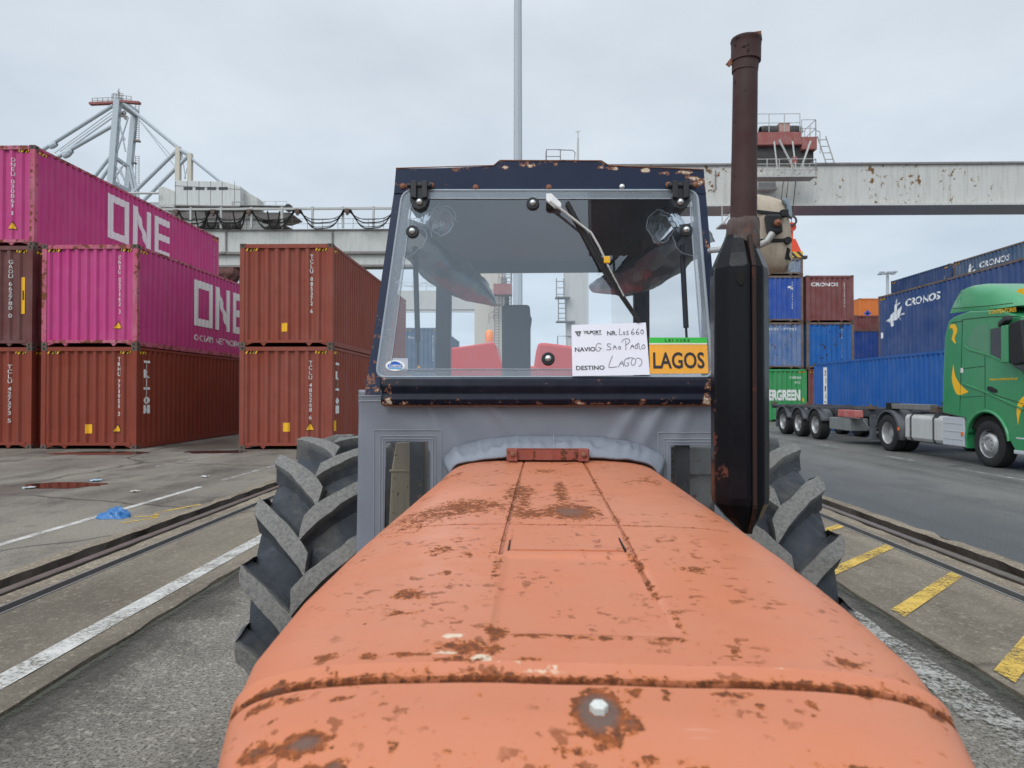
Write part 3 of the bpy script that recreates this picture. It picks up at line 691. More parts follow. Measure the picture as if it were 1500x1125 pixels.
# --- bonnet: a crowned sheet, panel gaps sunk, transverse seam with a rolled bead
HKV = (.48, .54, .60, .66, .73, .85, 1.05, 1.3, 1.6, 2.0, 2.46); HKW = (.305, .3238, .3425, .3637, .3875, .4138, .4238, .4225, .4075, .3863, .3612)
HN, HB = 4.0, .09
def hood_w(v):
    for i in range(len(HKV)-1):
        if v <= HKV[i+1]:
            t = max(0, (v-HKV[i])/(HKV[i+1]-HKV[i])); return HKW[i]+(HKW[i+1]-HKW[i])*t
    return HKW[-1]
def hood_top(v):
    z = 1.6-(.3303-.0388*v)
    if v < .66: z -= .55*(.66-v)**2*4.0
    return z
def hood_pt(s, v):
    """s in [-1.25, 1.25]; |s| <= 1 crown, beyond that the vertical side"""
    w = hood_w(v); a = min(1.0, abs(s)); b = HB; n = HN
    sg = 1 if s >= 0 else -1
    # even spacing round the shoulder
    t = a*math.pi/2; cu, sn = math.sin(t)**(2/n), math.cos(t)**(2/n)
    x = w*cu; z = hood_top(v)-b+b*sn
    if abs(s) > 1: z -= (abs(s)-1)/.25*.36; x = w+.012*(abs(s)-1)/.25
    return HU+sg*x, z
def hw(px, py):
    h = (py-575)/1000; v = .3303/(h+.0388); return (px-790)/1000*v-HU, v
blobs = []
def blob(px, py, rx, ry, st=1.0, prim=0):
    if py < 770 and not prim: st *= 1.45; ry *= 1.25      # the sun-baked rear of the bonnet is rusted hardest
    u, v = hw(px, py); u2, v2 = hw(px+rx, py+ry); blobs.append((u, v, max(.006, abs(u2-u)), max(.006, abs(v2-v)), st, prim))
for b_ in ((690, 742, 48, 10, .62), (640, 750, 45, 10, .5), (600, 760, 30, 14, .45), (760, 722, 20, 10, .6), (766, 735, 10, 25, .5), (822, 722, 14, 16, .62), (838, 748, 42, 9, .8), (775, 752, 35, 6, .6),
          (670, 790, 10, 5, .55), (720, 790, 12, 4, .5), (645, 805, 14, 7, .72), (690, 812, 10, 5, .6), (600, 870, 20, 8, .85), (585, 896, 26, 4, .8), (540, 912, 10, 3, .5), (652, 838, 8, 4, .7), (728, 800, 8, 22, .45),
          (728, 922, 16, 12, 1.05), (800, 929, 75, 5, .9), (880, 930, 70, 5, .62), (975, 930, 30, 8, .85), (990, 905, 6, 18, .7), (958, 862, 10, 10, .7), (948, 845, 6, 10, .7), (920, 810, 5, 10, .8),
          (690, 948, 48, 10, 1.0), (670, 966, 34, 7, .95), (600, 957, 34, 4, .85), (475, 955, 18, 6, .85), (540, 958, 26, 5, .75), (770, 966, 18, 4, .8),
          (395, 992, 30, 8, 1.15), (560, 996, 40, 5, .7), (380, 1010, 22, 8, .9), (430, 1012, 16, 6, .8),
          (876, 1037, 44, 32, 1.5), (922, 1052, 22, 12, 1.1), (972, 1010, 14, 9, 1.0), (925, 1008, 18, 9, 1.0), (945, 1108, 30, 5, .6), (840, 1085, 34, 5, .5),
          (445, 1072, 30, 12, 1.3), (370, 1070, 20, 10, 1.05), (452, 1106, 46, 9, 1.5), (490, 1098, 16, 10, 1.2), (500, 1018, 14, 5, .8), (570, 1080, 9, 7, .9), (550, 1112, 8, 8, .9), (395, 1035, 14, 6, .6),
          (1060, 1010, 36, 5, .8), (1180, 1020, 12, 7, 1.0), (1110, 1025, 8, 6, .9), (1345, 1000, 30, 14, 1.0), (1370, 1115, 40, 9, 1.35), (1050, 1020, 10, 6, .8), (955, 1090, 10, 6, 1.0), (1030, 1100, 10, 9, .8),
          (1230, 953, 24, 7, .9), (1075, 950, 14, 9, .8), (1160, 805, 16, 4, .5), (1015, 830, 24, 4, .7), (985, 832, 8, 4, .6), (965, 790, 9, 3, .6), (1120, 840, 12, 3, .5), (1040, 705, 20, 6, .45), (1075, 735, 40, 6, .45), (950, 700, 26, 5, .4),
          (880, 930, 20, 4, .8), (1140, 925, 14, 6, .6), (1225, 915, 18, 4, .55), (800, 690, 24, 3, .5), (660, 690, 16, 3, .4), (1310, 965, 8, 4, .6), (860, 775, 22, 3, .7), (770, 778, 14, 8, .7), (755, 790, 6, 16, .9)):
    blob(*b_)
for b_ in ((665, 931, 26, 5, .9), (690, 944, 34, 4, .7), (705, 966, 16, 8, 1.0), (620, 975, 50, 4, .8), (745, 978, 40, 3, .6), (1060, 972, 60, 5, .52), (1130, 976, 60, 5, .55), (1010, 968, 40, 4, .6), (1240, 985, 40, 3, .6), (660, 955, 30, 3, .8), (800, 984, 60, 3, .6)):
    blob(*b_[:4], st=b_[4], prim=1)
SEAM = .728
def gap_depth(u, v):
    d = 0.0; q = u/hood_w(v)*.39
    if abs(v-1.425) < .0032 and -.345 < u < .345: d = .004
    if abs(q-(-.108)) < .0028 and v > 1.20: d = max(d, .004)
    if abs(q-.108) < .0028 and v > 1.03: d = max(d, .004)
    if v < SEAM-.001 and v > SEAM-.014: d = .009
    # rolled bead behind the seam, shallow pressed panel in the middle
    t = (v-(SEAM+.010))/.016
    if 0 <= t <= 1: d -= .0075*math.sin(math.pi*t)
    if .845 < v < 1.20 and -.112 < u < .128:
        e = min(v-.845, 1.20-v, u+.112, .128-u); d += .0045*min(1, e/.008)
    return d
vs_ = []; v = .50
while v < 2.44: vs_.append(v); v += .0045 if v < .8 else .0065 if v < 1.3 else .009
for vv in (1.425-.004, 1.425-.0025, 1.425+.0025, 1.425+.004, SEAM-.0005, SEAM-.0135, SEAM-.002, SEAM-.012): vs_.append(vv)
vs_ = sorted(vs_)
def s_of_u(u, w=.39): # inverse of the crown spacing
    return (1 if u >= 0 else -1)*math.asin(min(1, (abs(u)/w))**(HN/2))*2/math.pi
ss = [-1.25, -1.12, 1.12, 1.25]+[s_of_u(.39*.95*i/75) for i in range(-75, 76)]+[sg*(.715+.285*i/22) for i in range(1, 23) for sg in (-1, 1)]
for c_ in (-.108, .108):
    for e in (-.0036, -.0024, .0024, .0036): ss.append(s_of_u(c_+e))
ss = sorted(ss)
V = []; RU = []; PR = []; GA = []
for v in vs_:
    for s in ss:
        x, z = hood_pt(s, v); u = x-HU
        V.append((x, v, z-(gap_depth(u, v) if abs(s) <= 1 else 0)+.0022*noise.noise((u*4, v*3.2, 11))+.0009*noise.noise((u*15, v*11, 12))))
        r = p_ = 0.0
        for bu, bv, ru, rv, st, pr in blobs:
            du = (u-bu)/ru; dv = (v-bv)/rv
            if abs(du) < 1.9 and abs(dv) < 1.9:
                f = max(0.0, 1-(du*du+dv*dv)*.42)*st
                if pr: p_ = max(p_, f)
                else: r = max(r, f)
        sd_ = abs(v-SEAM+.004)
        if sd_ < .016: r = max(r, (.85+.35*noise.noise((u*14, 3, 1)))*(1-sd_/.022))
        if abs(v-1.425) < .006 and abs(u) < .345: r = max(r, .42+.5*noise.noise((u*12, 5, 2)))
        if abs(abs(u/hood_w(v)*.39)-.108) < .006 and v > 1.03: r = max(r, .45+.5*noise.noise((v*9, 7, u)))
        if v < .60: r = max(r, .35+.5*noise.noise((u*9, v*9, 4)))
        r += .20*noise.noise((u*5+3, v*3, 8))
        gd = gap_depth(u, v) if abs(s) <= 1 else 0
        GA.append(1.0 if (SEAM-.0145 < v < SEAM-.0008) else .40 if (abs(v-1.425) < .0034 and abs(u) < .345) or (abs(abs(u/hood_w(v)*.39)-.108) < .003 and v > (1.03 if u > 0 else 1.2)) else 0.0); RU.append(r); PR.append(p_)
mb = MB(); w_ = len(ss)
mb.add(V, [(j*w_+i, j*w_+i+1, (j+1)*w_+i+1, (j+1)*w_+i) for j in range(len(vs_)-1) for i in range(w_-1)])
# nose sheet closing the front
hood = mb.build('hood', M['hood'], tractor, smooth=50, fix=False)
for nm, dat in (('rust', RU), ('primer', PR), ('gap', GA)):
    at = hood.data.attributes.new(nm, 'FLOAT', 'POINT'); at.data.foreach_set('value', dat)
mb = MB(); front = [Vector((hood_pt(s, .50)[0], .50, hood_pt(s, .50)[1])) for s in ss]
mb.poly([p for p in front]); mb.prism([Vector((HU-.27, .49, .72)), Vector((HU+.27, .49, .72)), Vector((HU+.28, .497, 1.10)), Vector((HU-.28, .497, 1.10))], (0, .02, 0))
mb.build('nose_panel', paint('orange_nose_paint', (.60, .205, .115), .45, .3, .4, 3, .1, rustc=(.2, .07, .03)), tractor)
# small lid in the bonnet top, bolt with a dab of white, red oxide bracket
def ht(u, v): # bonnet surface height
    x, z = hood_pt(s_of_u(u, hood_w(v)), v); return z
lid = MB(); lid.grid(lambda a, b: (HU-.100+.200*a, 1.225+.185*b, ht(-.100+.2*a, 1.225+.185*b)+.0022), 10, 6)
o = lid.build('hatch_lid', M['hood'], hood, solid=.004, fix=False)
for nm in ('rust', 'primer'):
    at = o.data.attributes.new(nm, 'FLOAT', 'POINT'); at.data.foreach_set('value', [(.02+.25*noise.noise((v.co.x*9, v.co.y*9, 2)) if nm == 'rust' else 0) for v in o.data.vertices])
g = MB(); g.box(HU-.1055, HU-.1025, 1.222, 1.412, ht(-.10, 1.3)-.004, ht(-.10, 1.3)+.0006); g.box(HU+.1025, HU+.1055, 1.222, 1.412, ht(.10, 1.3)-.004, ht(.10, 1.3)+.0006)
g.build('hatch_gap', M['soot'], hood)
bu, bv = hw(876, 1038); bz = ht(bu, bv)
mb = MB(); mb.lathe([(0, 0), (0, .0105), (.0016, .0105), (.002, .0085)], (HU+bu, bv, bz-.001), (0, -.12, 1), 20, 1)
mb.lathe([(.002, .0088), (.0085, .0088), (.0100, .0070), (.0104, 0)], (HU+bu, bv, bz-.001), (0, -.12, 1), 6)
mb.build('bolt', [paint('paint_dabbed_bolt', (.58, .58, .54), .4, .4, .45, 26, .1), M['rusty']], hood)
z0 = ht(0, 2.38)
mb = MB(); p = TY(742, 672, 2.36); q = TY(863, 672, 2.36)
mb.box(p.x, q.x, 2.352, 2.362, p.z-.004, p.z+.034); mb.box(p.x, q.x, 2.352, 2.40, p.z+.030, p.z+.034)
for a in (p.x+.004, q.x-.038): mb.box(a, a+.034, 2.335, 2.352, p.z-.006, p.z+.036)
br = mb.build('bracket', M['redbracket'], hood, bevel=.002)
mb = MB()
for a in (p.x+.021, q.x-.021): mb.lathe([(0, .009), (.006, .009), (.009, .005), (.009, 0)], (a, 2.335, p.z+.018), (0, -1, 0), 8)
mb.build('bolts', M['rusty'], br)
# engine block, axle and front wheels under the bonnet (hidden from the photographer, there from the side)
mb = MB(); mb.box(HU-.20, HU+.20, .75, 2.6, .55, 1.02); mb.box(HU-.12, HU+.12, .55, .80, .5, 1.0); mb.bar((HU-.62, .95, .46), (HU+.62, .95, .46), .10, .10)
mb.build('engine_block', M['navy_plain'], tractor, bevel=.01)
def plain_wheel(parent, c, r, w, nm='front_wheel', lugs=0, side=1):
    t = MB(); prof = [(-w*.42, r*.60), (-w*.5, r*.72), (-w*.5, r*.88), (-w*.40, r*.97), (-w*.2, r), (w*.2, r), (w*.40, r*.97), (w*.5, r*.88), (w*.5, r*.72), (w*.42, r*.60)]
    t.lathe(prof, c, (1, 0, 0), 40); wh = t.build(nm, M['rubber'], parent, smooth=40)
    rm = MB(); rm.lathe([(side*w*.42, r*.61), (side*w*.34, r*.57), (side*w*.10, r*.54), (side*w*.06, r*.30), (side*w*.16, r*.24), (side*w*.18, 0)], c, (1, 0, 0), 32)
    rm.build('rim', M['steel'], wh, smooth=40); return wh
for s in (-1, 1): plain_wheel(tractor, Vector((HU+s*.62, .95, .43)), .43, .20, 'front_wheel', side=s)

# --- rear wheels with chevron lugs
def lug_wheel(cx, side):
    c = Vector((cx, 3.12, .70)); Rt = .655; w = .215
    mb = MB(); worn = []
    prof = [(-w*.80, .37), (-w*1.0, .45), (-w*1.03, .53), (-w*.97, .60), (-w*.80, .625), (-w*.4, .640), (0, .643), (w*.4, .640), (w*.80, .625), (w*.97, .60), (w*1.03, .53), (w*1.0, .45), (w*.80, .37)]
    mb.lathe(prof, c, (1, 0, 0), 96); worn += [0.0]*len(mb.v)
    def P(x, r, th): return Vector((c.x+x, c.y-r*math.cos(th), c.z+r*math.sin(th)))
    NL = 16
    for sd in (-1, 1):
        for i in range(NL):
            th0 = 2*math.pi*(i+(.5 if sd > 0 else 0))/NL
            rings = []
            K = 9
            for j in range(K+1):
                t = j/K
                x = sd*(-.022+t*(w+.026))                 # across the tread
                th = th0+.34*(t**.85)                     # sweeping up towards the shoulder
                topr = .705-.012*t*t; botr = .630-.02*t*t
                hw_ = (.049-.012*t)/.70; hb = hw_*1.35
                jt = .0035*noise.noise((i*3.1, t*3, sd*5)); topr += jt; hw_ *= 1+.10*noise.noise((i*2.3, t*2.5, sd*7)); rings.append([(x, botr, th-hw_*1.9), (x, topr-.036, th-hw_*1.12), (x, topr, th-hw_), (x, topr+.001, th), (x, topr, th+hw_), (x, topr-.036, th+hw_*1.12), (x, botr, th+hw_*1.9)])
            for rr, dx, dt, kk in ((.684, .004, .012, 1), (.655, .010, .028, .95), (.60, .013, .055, .85), (.525, .002, .07, .6)):   # lug running down the sidewall
                x = sd*(w+.004+dx); th = th0+.34+dt; hw_ = .037/.70*kk; xi = sd*(w*.95)
                rings.append([(xi, rr-.05, th-hw_*1.9), (xi*.6+x*.4, rr-.02, th-hw_*1.25), (x, rr, th-hw_*.8), (x+sd*.004, rr, th), (x, rr, th+hw_*.8), (xi*.6+x*.4, rr-.02, th+hw_*1.25), (xi, rr-.05, th+hw_*1.9)])
            b = len(mb.v)
            for r_ in rings:
                for qd, (x, r, th) in enumerate(r_):
                    p_ = P(x, r, th); mb.v.append(tuple(p_+.0065*noise.noise_vector(p_*16)+.003*noise.noise_vector(p_*55))); worn.append(1.0 if qd in (2, 3, 4) and r > .66 else .45 if qd in (2, 3, 4) else .1)
            for j in range(len(rings)-1):
                for a in range(6): mb.f.append([b+j*7+a, b+j*7+a+1, b+(j+1)*7+a+1, b+(j+1)*7+a]); mb.m.append(0)
            mb.f.append([b+q for q in range(7)]); mb.m.append(0); e = b+(len(rings)-1)*7; mb.f.append([e+q for q in range(7)]); mb.m.append(0)
    ty = mb.build('rear_wheel', M['tyre'], tractor, smooth=48)
    at = ty.data.attributes.new('worn', 'FLOAT', 'POINT'); at.data.foreach_set('value', worn)
    md = ty.modifiers.new('round', 'BEVEL'); md.width = .009; md.segments = 3; md.limit_method = 'ANGLE'; md.angle_limit = R(44)
    rm = MB(); rm.lathe([(side*w*.82, .372), (side*w*.70, .35), (side*w*.1, .335), (side*.02, .20), (side*.06, .12), (side*.09, .11), (side*.09, 0)], c, (1, 0, 0), 40)
    rm.build('rim', paint('orange_rim_paint', (.5, .17, .09), .5, .4, .4, 4, .1), ty, smooth=40)
lug_wheel(-1.10+.225, -1); lug_wheel(1.105-.225, 1)
mb = MB(); mb.bar((HU-.8, 3.12, .70), (HU+.8, 3.12, .70), .16, .16); mb.box(HU-.22, HU+.22, 2.5, 3.5, .55, 1.0)
mb.build('rear_axle', M['navy_plain'], tractor, bevel=.01)

# --- grey canvas apron under the windscreen, with two sewn-in clear windows
VC = 2.475
def canv(px, py): return TY(px, py, VC)
xl, xr = TY(526, 600, VC).x, TY(1060, 600, VC).x
zt, zb = TY(790, 571, VC).z, .78
winL = [TY(566, 648, VC), TY(628, 790, VC)]; winR = [TY(982, 652, VC), TY(1046, 790, VC)]
def inwin(x, z):
    for a, b in (winL, winR):
        if a.x < x < b.x and b.z < z < a.z: return True
    return False
xs = sorted(set([xl+(xr-xl)*i/120 for i in range(121)]+[winL[0].x, winL[1].x, winR[0].x, winR[1].x]))
zs = sorted(set([zb+(zt-zb)*i/80 for i in range(81)]+[winL[0].z, winL[1].z, winR[0].z]))
def canvas_y(x, z):
    fold = .014*noise.noise((x*3.2, z*2.0, 1))+.009*noise.noise((x*7+z*6, z*4, 3))
    for fx, sl, amp in ((-.42, .35, .018), (.47, -.5, .022), (.38, -.55, .018), (.56, -.35, .016), (-.22, .8, .012)):   # slack pleats hanging from the top hem
        d = (x-fx)-sl*(zt-z); fold -= amp*math.exp(-(d/.028)**2)*max(0, 1-(zt-z)/.34)*min(1, (zt-z)/.05)
    return VC+fold
mb = MB(); n = len(xs)
mb.v = [(x-.012*(1 if x < 0 else 0)*(zt-z)/(.8) if x < HU-.4 else x, canvas_y(x, z), z) for z in zs for x in xs]
for j in range(len(zs)-1):
    for i in range(n-1):
        if not inwin((xs[i]+xs[i+1])/2, (zs[j]+zs[j+1])/2): mb.f.append([j*n+i, j*n+i+1, (j+1)*n+i+1, (j+1)*n+i]); mb.m.append(0)
canvas = mb.build('canvas_apron', M['canvas'], tractor, smooth=180, solid=.003, fix=False)
for (a, b) in (winL, winR):
    mb = MB(); mb.grid(lambda s, t: (a.x-.004+(b.x-a.x+.008)*s, VC+.006+.004*noise.noise((s*3, t*4, a.x)), b.z-.004+(a.z-b.z+.008)*t), 10, 14)
    mb.build('clear_window', M['vinyl'], canvas, smooth=180, fix=False)
    st = MB()
    for off in (.014, .024, .046):
        P = [(a.x-off, a.z+off), (b.x+off, a.z+off), (b.x+off, b.z), (a.x-off, b.z)]
        for p, q in ((P[0], P[1]), (P[1], P[2]), (P[0], P[3])):
            N = 24
            st.tube([(p[0]+(q[0]-p[0])*i/N, canvas_y(p[0]+(q[0]-p[0])*i/N, p[1]+(q[1]-p[1])*i/N)-.004, p[1]+(q[1]-p[1])*i/N) for i in range(N+1)], .0011, 4)
    st.build('stitching', M['thread'], canvas)
mb = MB(); mb.tube([(xl+(xr-xl)*i/60, canvas_y(xl+(xr-xl)*i/60, zt-.022)-.004, zt-.022) for i in range(61)], .0012, 4)
mb.tube([(xl+(xr-xl)*i/60, canvas_y(xl+(xr-xl)*i/60, zt-.04)-.004, zt-.04) for i in range(61)], .0012, 4); mb.build('stitching', M['thread'], canvas)
# ochre tank and grey box standing behind the clear windows
mb = MB(); p = TY(574, 650, 2.62); q = TY(617, 800, 2.62)
mb.prism([TY(580, 648, 2.62), TY(622, 648, 2.62), TY(630, 690, 2.62), TY(628, 800, 2.62), TY(568, 800, 2.62), TY(573, 690, 2.62)], (0, .2, 0))
mb.prism([TY(570, 688, 2.615), TY(622, 688, 2.615), TY(622, 692, 2.615), TY(570, 692, 2.615)], (0, .01, 0))
mb.build('fuel_tank', M['ochre'], tractor, bevel=.012)
mb = MB(); mb.prism([TY(975, 655, 2.62), TY(1060, 655, 2.62), TY(1060, 696, 2.62), TY(975, 696, 2.62)], (0, .2, 0)); mb.prism([TY(985, 696, 2.64), TY(1060, 696, 2.64), TY(1060, 800, 2.64), TY(985, 800, 2.64)], (0, .16, 0))
mb.build('battery_box', paint('grey_box_paint', (.20, .20, .19), .6, .3, .55, 4, .1), tractor, bevel=.006)
# gathered cloth collar round the rear of the bonnet
def collar(a, b):
    q_ = -1.0+2.0*a; s = q_; x, z = hood_pt(s_of_u(q_*.9975*.36, .36), 2.40); nx = (x-HU)/.40
    puff = math.sin(math.pi*min(1, max(0, b)))*.042
    gather = (.024*noise.noise((s*6, b*2.2+s*2, 4))+.004*noise.noise((s*20, b*2.5, 7)))*math.sin(math.pi*min(1, .08+b*.9))
    gather += math.sin(math.pi*b)*.022*(abs(((s*9+.6*noise.noise((s*4, 1, 1))) % 1)-.5)*2-.5)*(.25+b)*(1-.6*b)
    y = 2.385+.080*b
    up = .010+puff*.22+.072*b; sd = max(-1, min(1, nx))
    return (x+sd*(.030*b+.012*math.sin(math.pi*b))+gather*.5*sd, y+gather*.6, z+up*(1-.55*abs(sd)**3)+gather)
mb = MB(); mb.grid(collar, 150, 14); mb.build('cloth_collar', M['canvas'], tractor, smooth=180, solid=.004, fix=False)
mb = MB(); mb.tube([Vector(collar(i/150, 0))+Vector((0, -.003, .004)) for i in range(151)], [.004+.0015*noise.noise((i*.7, 0, 0)) for i in range(151)], 6); mb.build('collar_hem', M['canvas'], tractor, smooth=180)
mb = MB(); mb.tube([Vector(collar(.5+(.004 if True else 0), j/12))+Vector((0, -.002, .003)) for j in range(13)], .0013, 4); mb.build('stitching', M['thread'], tractor)

# --- cab frame
VB, VT = 2.475, 2.565                        # windscreen foot and head
ZB, ZT = 1.630, 2.350
def scr(px, py, off=0.0):
    """point of the leaning windscreen plane, off = metres towards the photographer"""
    d = TR @ ray(px, py); m = (VT-VB)/(ZT-ZB)      # y = VB-off + m*(z-ZB), z = CAM_Z + d.z*k, y = d.y*k
    k_ = (VB-off+m*(CAM_Z-ZB))/(d.y-m*d.z); return Vector((d.x*k_, d.y*k_, CAM_Z+d.z*k_))
SN = Vector((0, 1, -(VT-VB)/(ZT-ZB))).normalized()   # into the cab
def chip_attr(o, fn):
    Mi = INV[o.parent.name].inverted()
    at = o.data.attributes.new('chip', 'FLOAT', 'POINT'); at.data.foreach_set('value', [fn(Mi @ v.co) for v in o.data.vertices])
def outline_grid(top, bot, n, m, d, name, mat):
    """ruled sheet between two polylines, thickened by d"""
    def lerp(P, t):
        L = [0]
        for a, b in zip(P, P[1:]): L.append(L[-1]+(b-a).length)
        t *= L[-1]
        for i in range(len(P)-1):
            if t <= L[i+1]+1e-9: return P[i].lerp(P[i+1], (t-L[i])/max(1e-9, L[i+1]-L[i]))
        return P[-1]
    mb = MB(); mb.grid(lambda a, b: lerp(bot, a).lerp(lerp(top, a), b), n, m); k0 = len(mb.v); w = n+1
    front = list(mb.v); mb.v += [tuple(Vector(p)+Vector(d)) for p in front]
    for j in range(m):
        for i in range(n): mb.f.append([k0+j*w+i, k0+(j+1)*w+i, k0+(j+1)*w+i+1, k0+j*w+i+1]); mb.m.append(0)
    rim = [i for i in range(w)]+[j*w+n for j in range(1, m+1)]+[m*w+i for i in range(n-1, -1, -1)]+[j*w for j in range(m-1, 0, -1)]
    for a, b in zip(rim, rim[1:]+rim[:1]): mb.f.append([b, a, k0+a, k0+b]); mb.m.append(0)
    return mb.build(name, mat, tractor)
vh = VT-.012
hd = outline_grid([TY(580, 247, vh), TY(650, 246, vh), TY(723, 243, vh), TY(732, 235.5, vh), TY(881, 236, vh), TY(892, 243, vh), TY(960, 245, vh), TY(1031, 249, vh)],
                  [TY(577, 283, vh), TY(650, 281, vh), TY(723, 280.5, vh), TY(732, 280.5, vh), TY(881, 280.5, vh), TY(892, 280.5, vh), TY(960, 281, vh), TY(1034, 284, vh)], 150, 14, (0, .03, 0), 'cab_header', M['navy'])
def hchip(p):
    px = 790+p.x/p.y*1000; top = (CAM_Z-p.z)/p.y*1000+575
    c = 0.0
    e = top-(236 if 732 < px < 881 else 246)
    if e < 6: c = .16
    if e < 2.2: c = .45
    if px < 600 and top > 264 or px > 1005 and top > 262: c = max(c, .52)
    for bx, by, r, s in ((740, 243, 7, .9), (768, 240, 10, .9), (780, 241, 10, 1.0), (815, 240, 6, .8), (880, 245, 5, .9), (895, 247, 12, .8), (945, 251, 7, .9), (975, 255, 10, .7), (1000, 254, 12, 1.0), (1010, 262, 10, .7)):
        q = ((px-bx)/r)**2+((top-by)/3.2)**2
        if q < 1.6: c = max(c, s*(1-q*.4))
    return c
chip_attr(hd, hchip)
rust_edge = MB(); rust_edge.tube([TY(x, y-.6, vh-.001) for x, y in ((580, 247), (723, 243), (732, 235.5), (881, 236), (892, 243), (1031, 249))], .0022, 5)
rust_edge.build('rust_edge', M['rusty'], hd)
# roof: panel with a raised middle, running back to the rear header
mb = MB(); zr = TY(790, 283, vh).z
prof = [(TY(582, 250, vh).x, zr+.075), (TY(723, 246, vh).x, zr+.088), (TY(733, 239, vh).x, zr+.105), (TY(880, 239, vh).x, zr+.105), (TY(891, 246, vh).x, zr+.088), (TY(1029, 252, vh).x, zr+.075)]
pb = [(p[0], VT+.02, p[1]) for p in prof]+[(prof[-1][0], VT+.02, zr+.012), (prof[0][0], VT+.02, zr+.012)]
mb.prism(pb, (0, 4.02-VT-.02, -.0)); mb.build('cab_roof', M['navy_plain'], tractor, bevel=.006)
mb = MB(); xa, xb = prof[0][0]+.02, prof[-1][0]-.02
mb.poly([(xa, VT+.03, zr+.008), (xb, VT+.03, zr+.008), (xb, 4.01, zr+.008), (xa, 4.01, zr+.008)]); mb.box(xa, xb, 3.98, 4.01, zr-.045, zr+.007)
mb.build('roof_liner', M['roof_liner'], tractor)
# pillars
def pillar(pts_o, pts_i, name, d=.045):
    mb = MB(); n = len(pts_o); P = [scr(*p, off=.008) for p in pts_o]+[scr(*p, off=.008) for p in pts_i[::-1]]
    o = outline_grid(P[:n], P[n:][::-1], 60, 6, SN*d, name, M['navy'])
    chip_attr(o, lambda p: (.58 if p.z < 1.66 else .30 if p.z < 1.86 else .16)+.35*noise.noise((p.x*11, p.z*7, 2)))
    return o
pillar([(577, 283), (560, 400), (543, 520), (534, 577)], [(598, 283), (583, 400), (560, 520), (556, 577)], 'cab_pillar')
pillar([(1034, 284), (1044, 400), (1052, 520), (1056, 577)], [(1017, 284), (1028, 400), (1038, 520), (1043, 577)], 'cab_pillar')
k = NT('black_sill_paint'); a = k.noise(22, 6, .65); f2 = k.noise(70, 4, .6, off=8); ch = k.attr('chip')
v_ = k.math('ADD', k.math('ADD', k.math('MULTIPLY', a, .6), k.math('MULTIPLY', f2, .4)), k.math('MULTIPLY', ch, .3))
c = k.mix(k.ramp(v_, .68, .70), k.mix(k.ramp(a, .3, .7), (.006, .007, .014), (.012, .014, .024)), (.17, .075, .045)); c = k.mix(k.ramp(v_, .74, .76), c, (.50, .42, .32))
M['sill'] = k.done(k.bsdf(c, .38, 0, f2, .15, .001, .12))
# lower cross-member: rounded dark channel under the screen
secs = [(552, .0), (556, .022), (566, .030), (577, .022), (585, .034), (592, .026), (594, .0)]
def memb(a, b):
    i = min(len(secs)-2, int(b*(len(secs)-1))); t = b*(len(secs)-1)-i
    py = secs[i][0]+(secs[i+1][0]-secs[i][0])*t; off = secs[i][1]+(secs[i+1][1]-secs[i][1])*t
    p = TY(562+(1048-562)*a, py, VB-.004); return (p.x, p.y-off-.012, p.z)
mb = MB(); mb.grid(memb, 120, 30); sill = mb.build('screen_sill', M['sill'], tractor, smooth=60, solid=-.006, fix=False)
chip_attr(sill, lambda p: max(0, (1.585-p.z)/.03)*.42+(.75 if p.x < -.53 or p.x > .58 else 0)*(.5+.5*noise.noise((p.x*20, p.z*20, 1)))+.18)
mb = MB(); mb.box(TY(536, 570, VB).x, TY(1056, 570, VB).x, VB-.004, VB+.06, TY(790, 592, VB).z, TY(790, 554, VB).z-.001); mb.build('sill_channel', M['navy_plain'], tractor, bevel=.004)
mb = MB(); mb.tube([TY(562, 594.5, VB-.03), TY(1046, 594, VB-.03)], .003, 6); mb.build('sill_lip', M['rusty'], tractor)
# windscreen with rounded corners, grey seal, dome-bolt clamps, hinges, sticker
def rounded(c, r, n=7):
    out = []
    for i, p in enumerate(c):
        p = Vector(p); a = Vector(c[i-1]); b = Vector(c[(i+1) % len(c)]); da = (a-p).normalized(); db = (b-p).normalized()
        for j in range(n+1):
            t = j/n; out.append((p+da*r).lerp(p, t).lerp(p.lerp(p+db*r, t), t))
    return out
cor = [(590, 279), (1021, 279), (1044, 553), (551, 553)]
rp_ = rounded([Vector((x, y)) for x, y in cor], 16)
P = [scr(p.x, p.y, .016) for p in rp_]
mb = MB(); mb.poly(P); screen = mb.build('windscreen', M['glass'], tractor, fix=False)
cor2 = [(604, 291), (1010, 291), (1029, 541), (572, 541)]
rq = rounded([Vector((x, y)) for x, y in cor2], 14)
Q = [scr(p.x, p.y, .0185) for p in rq]; Po = [scr(p.x, p.y, .0175) for p in rp_]
mb = MB(); n = len(P); mb.add(Po+Q, [(i, (i+1) % n, n+(i+1) % n, n+i) for i in range(n)])
M['seal_film'] = glassmat('edge_film', .42, (.36, .40, .44), .8, .1, 1.0)
mb.build('edge_film', M['seal_film'], screen, fix=False)
mb = MB(); mb.tube(P+[P[0]], .0055, 6, caps=False); mb.build('seal', M['seal'], screen, smooth=180)
mb = MB(); Qi = [scr(p.x, p.y, .019) for p in rq]; mb.tube(Qi+[Qi[0]], .0022, 5, caps=False); mb.build('seal_line', M['seal'], screen, smooth=180)
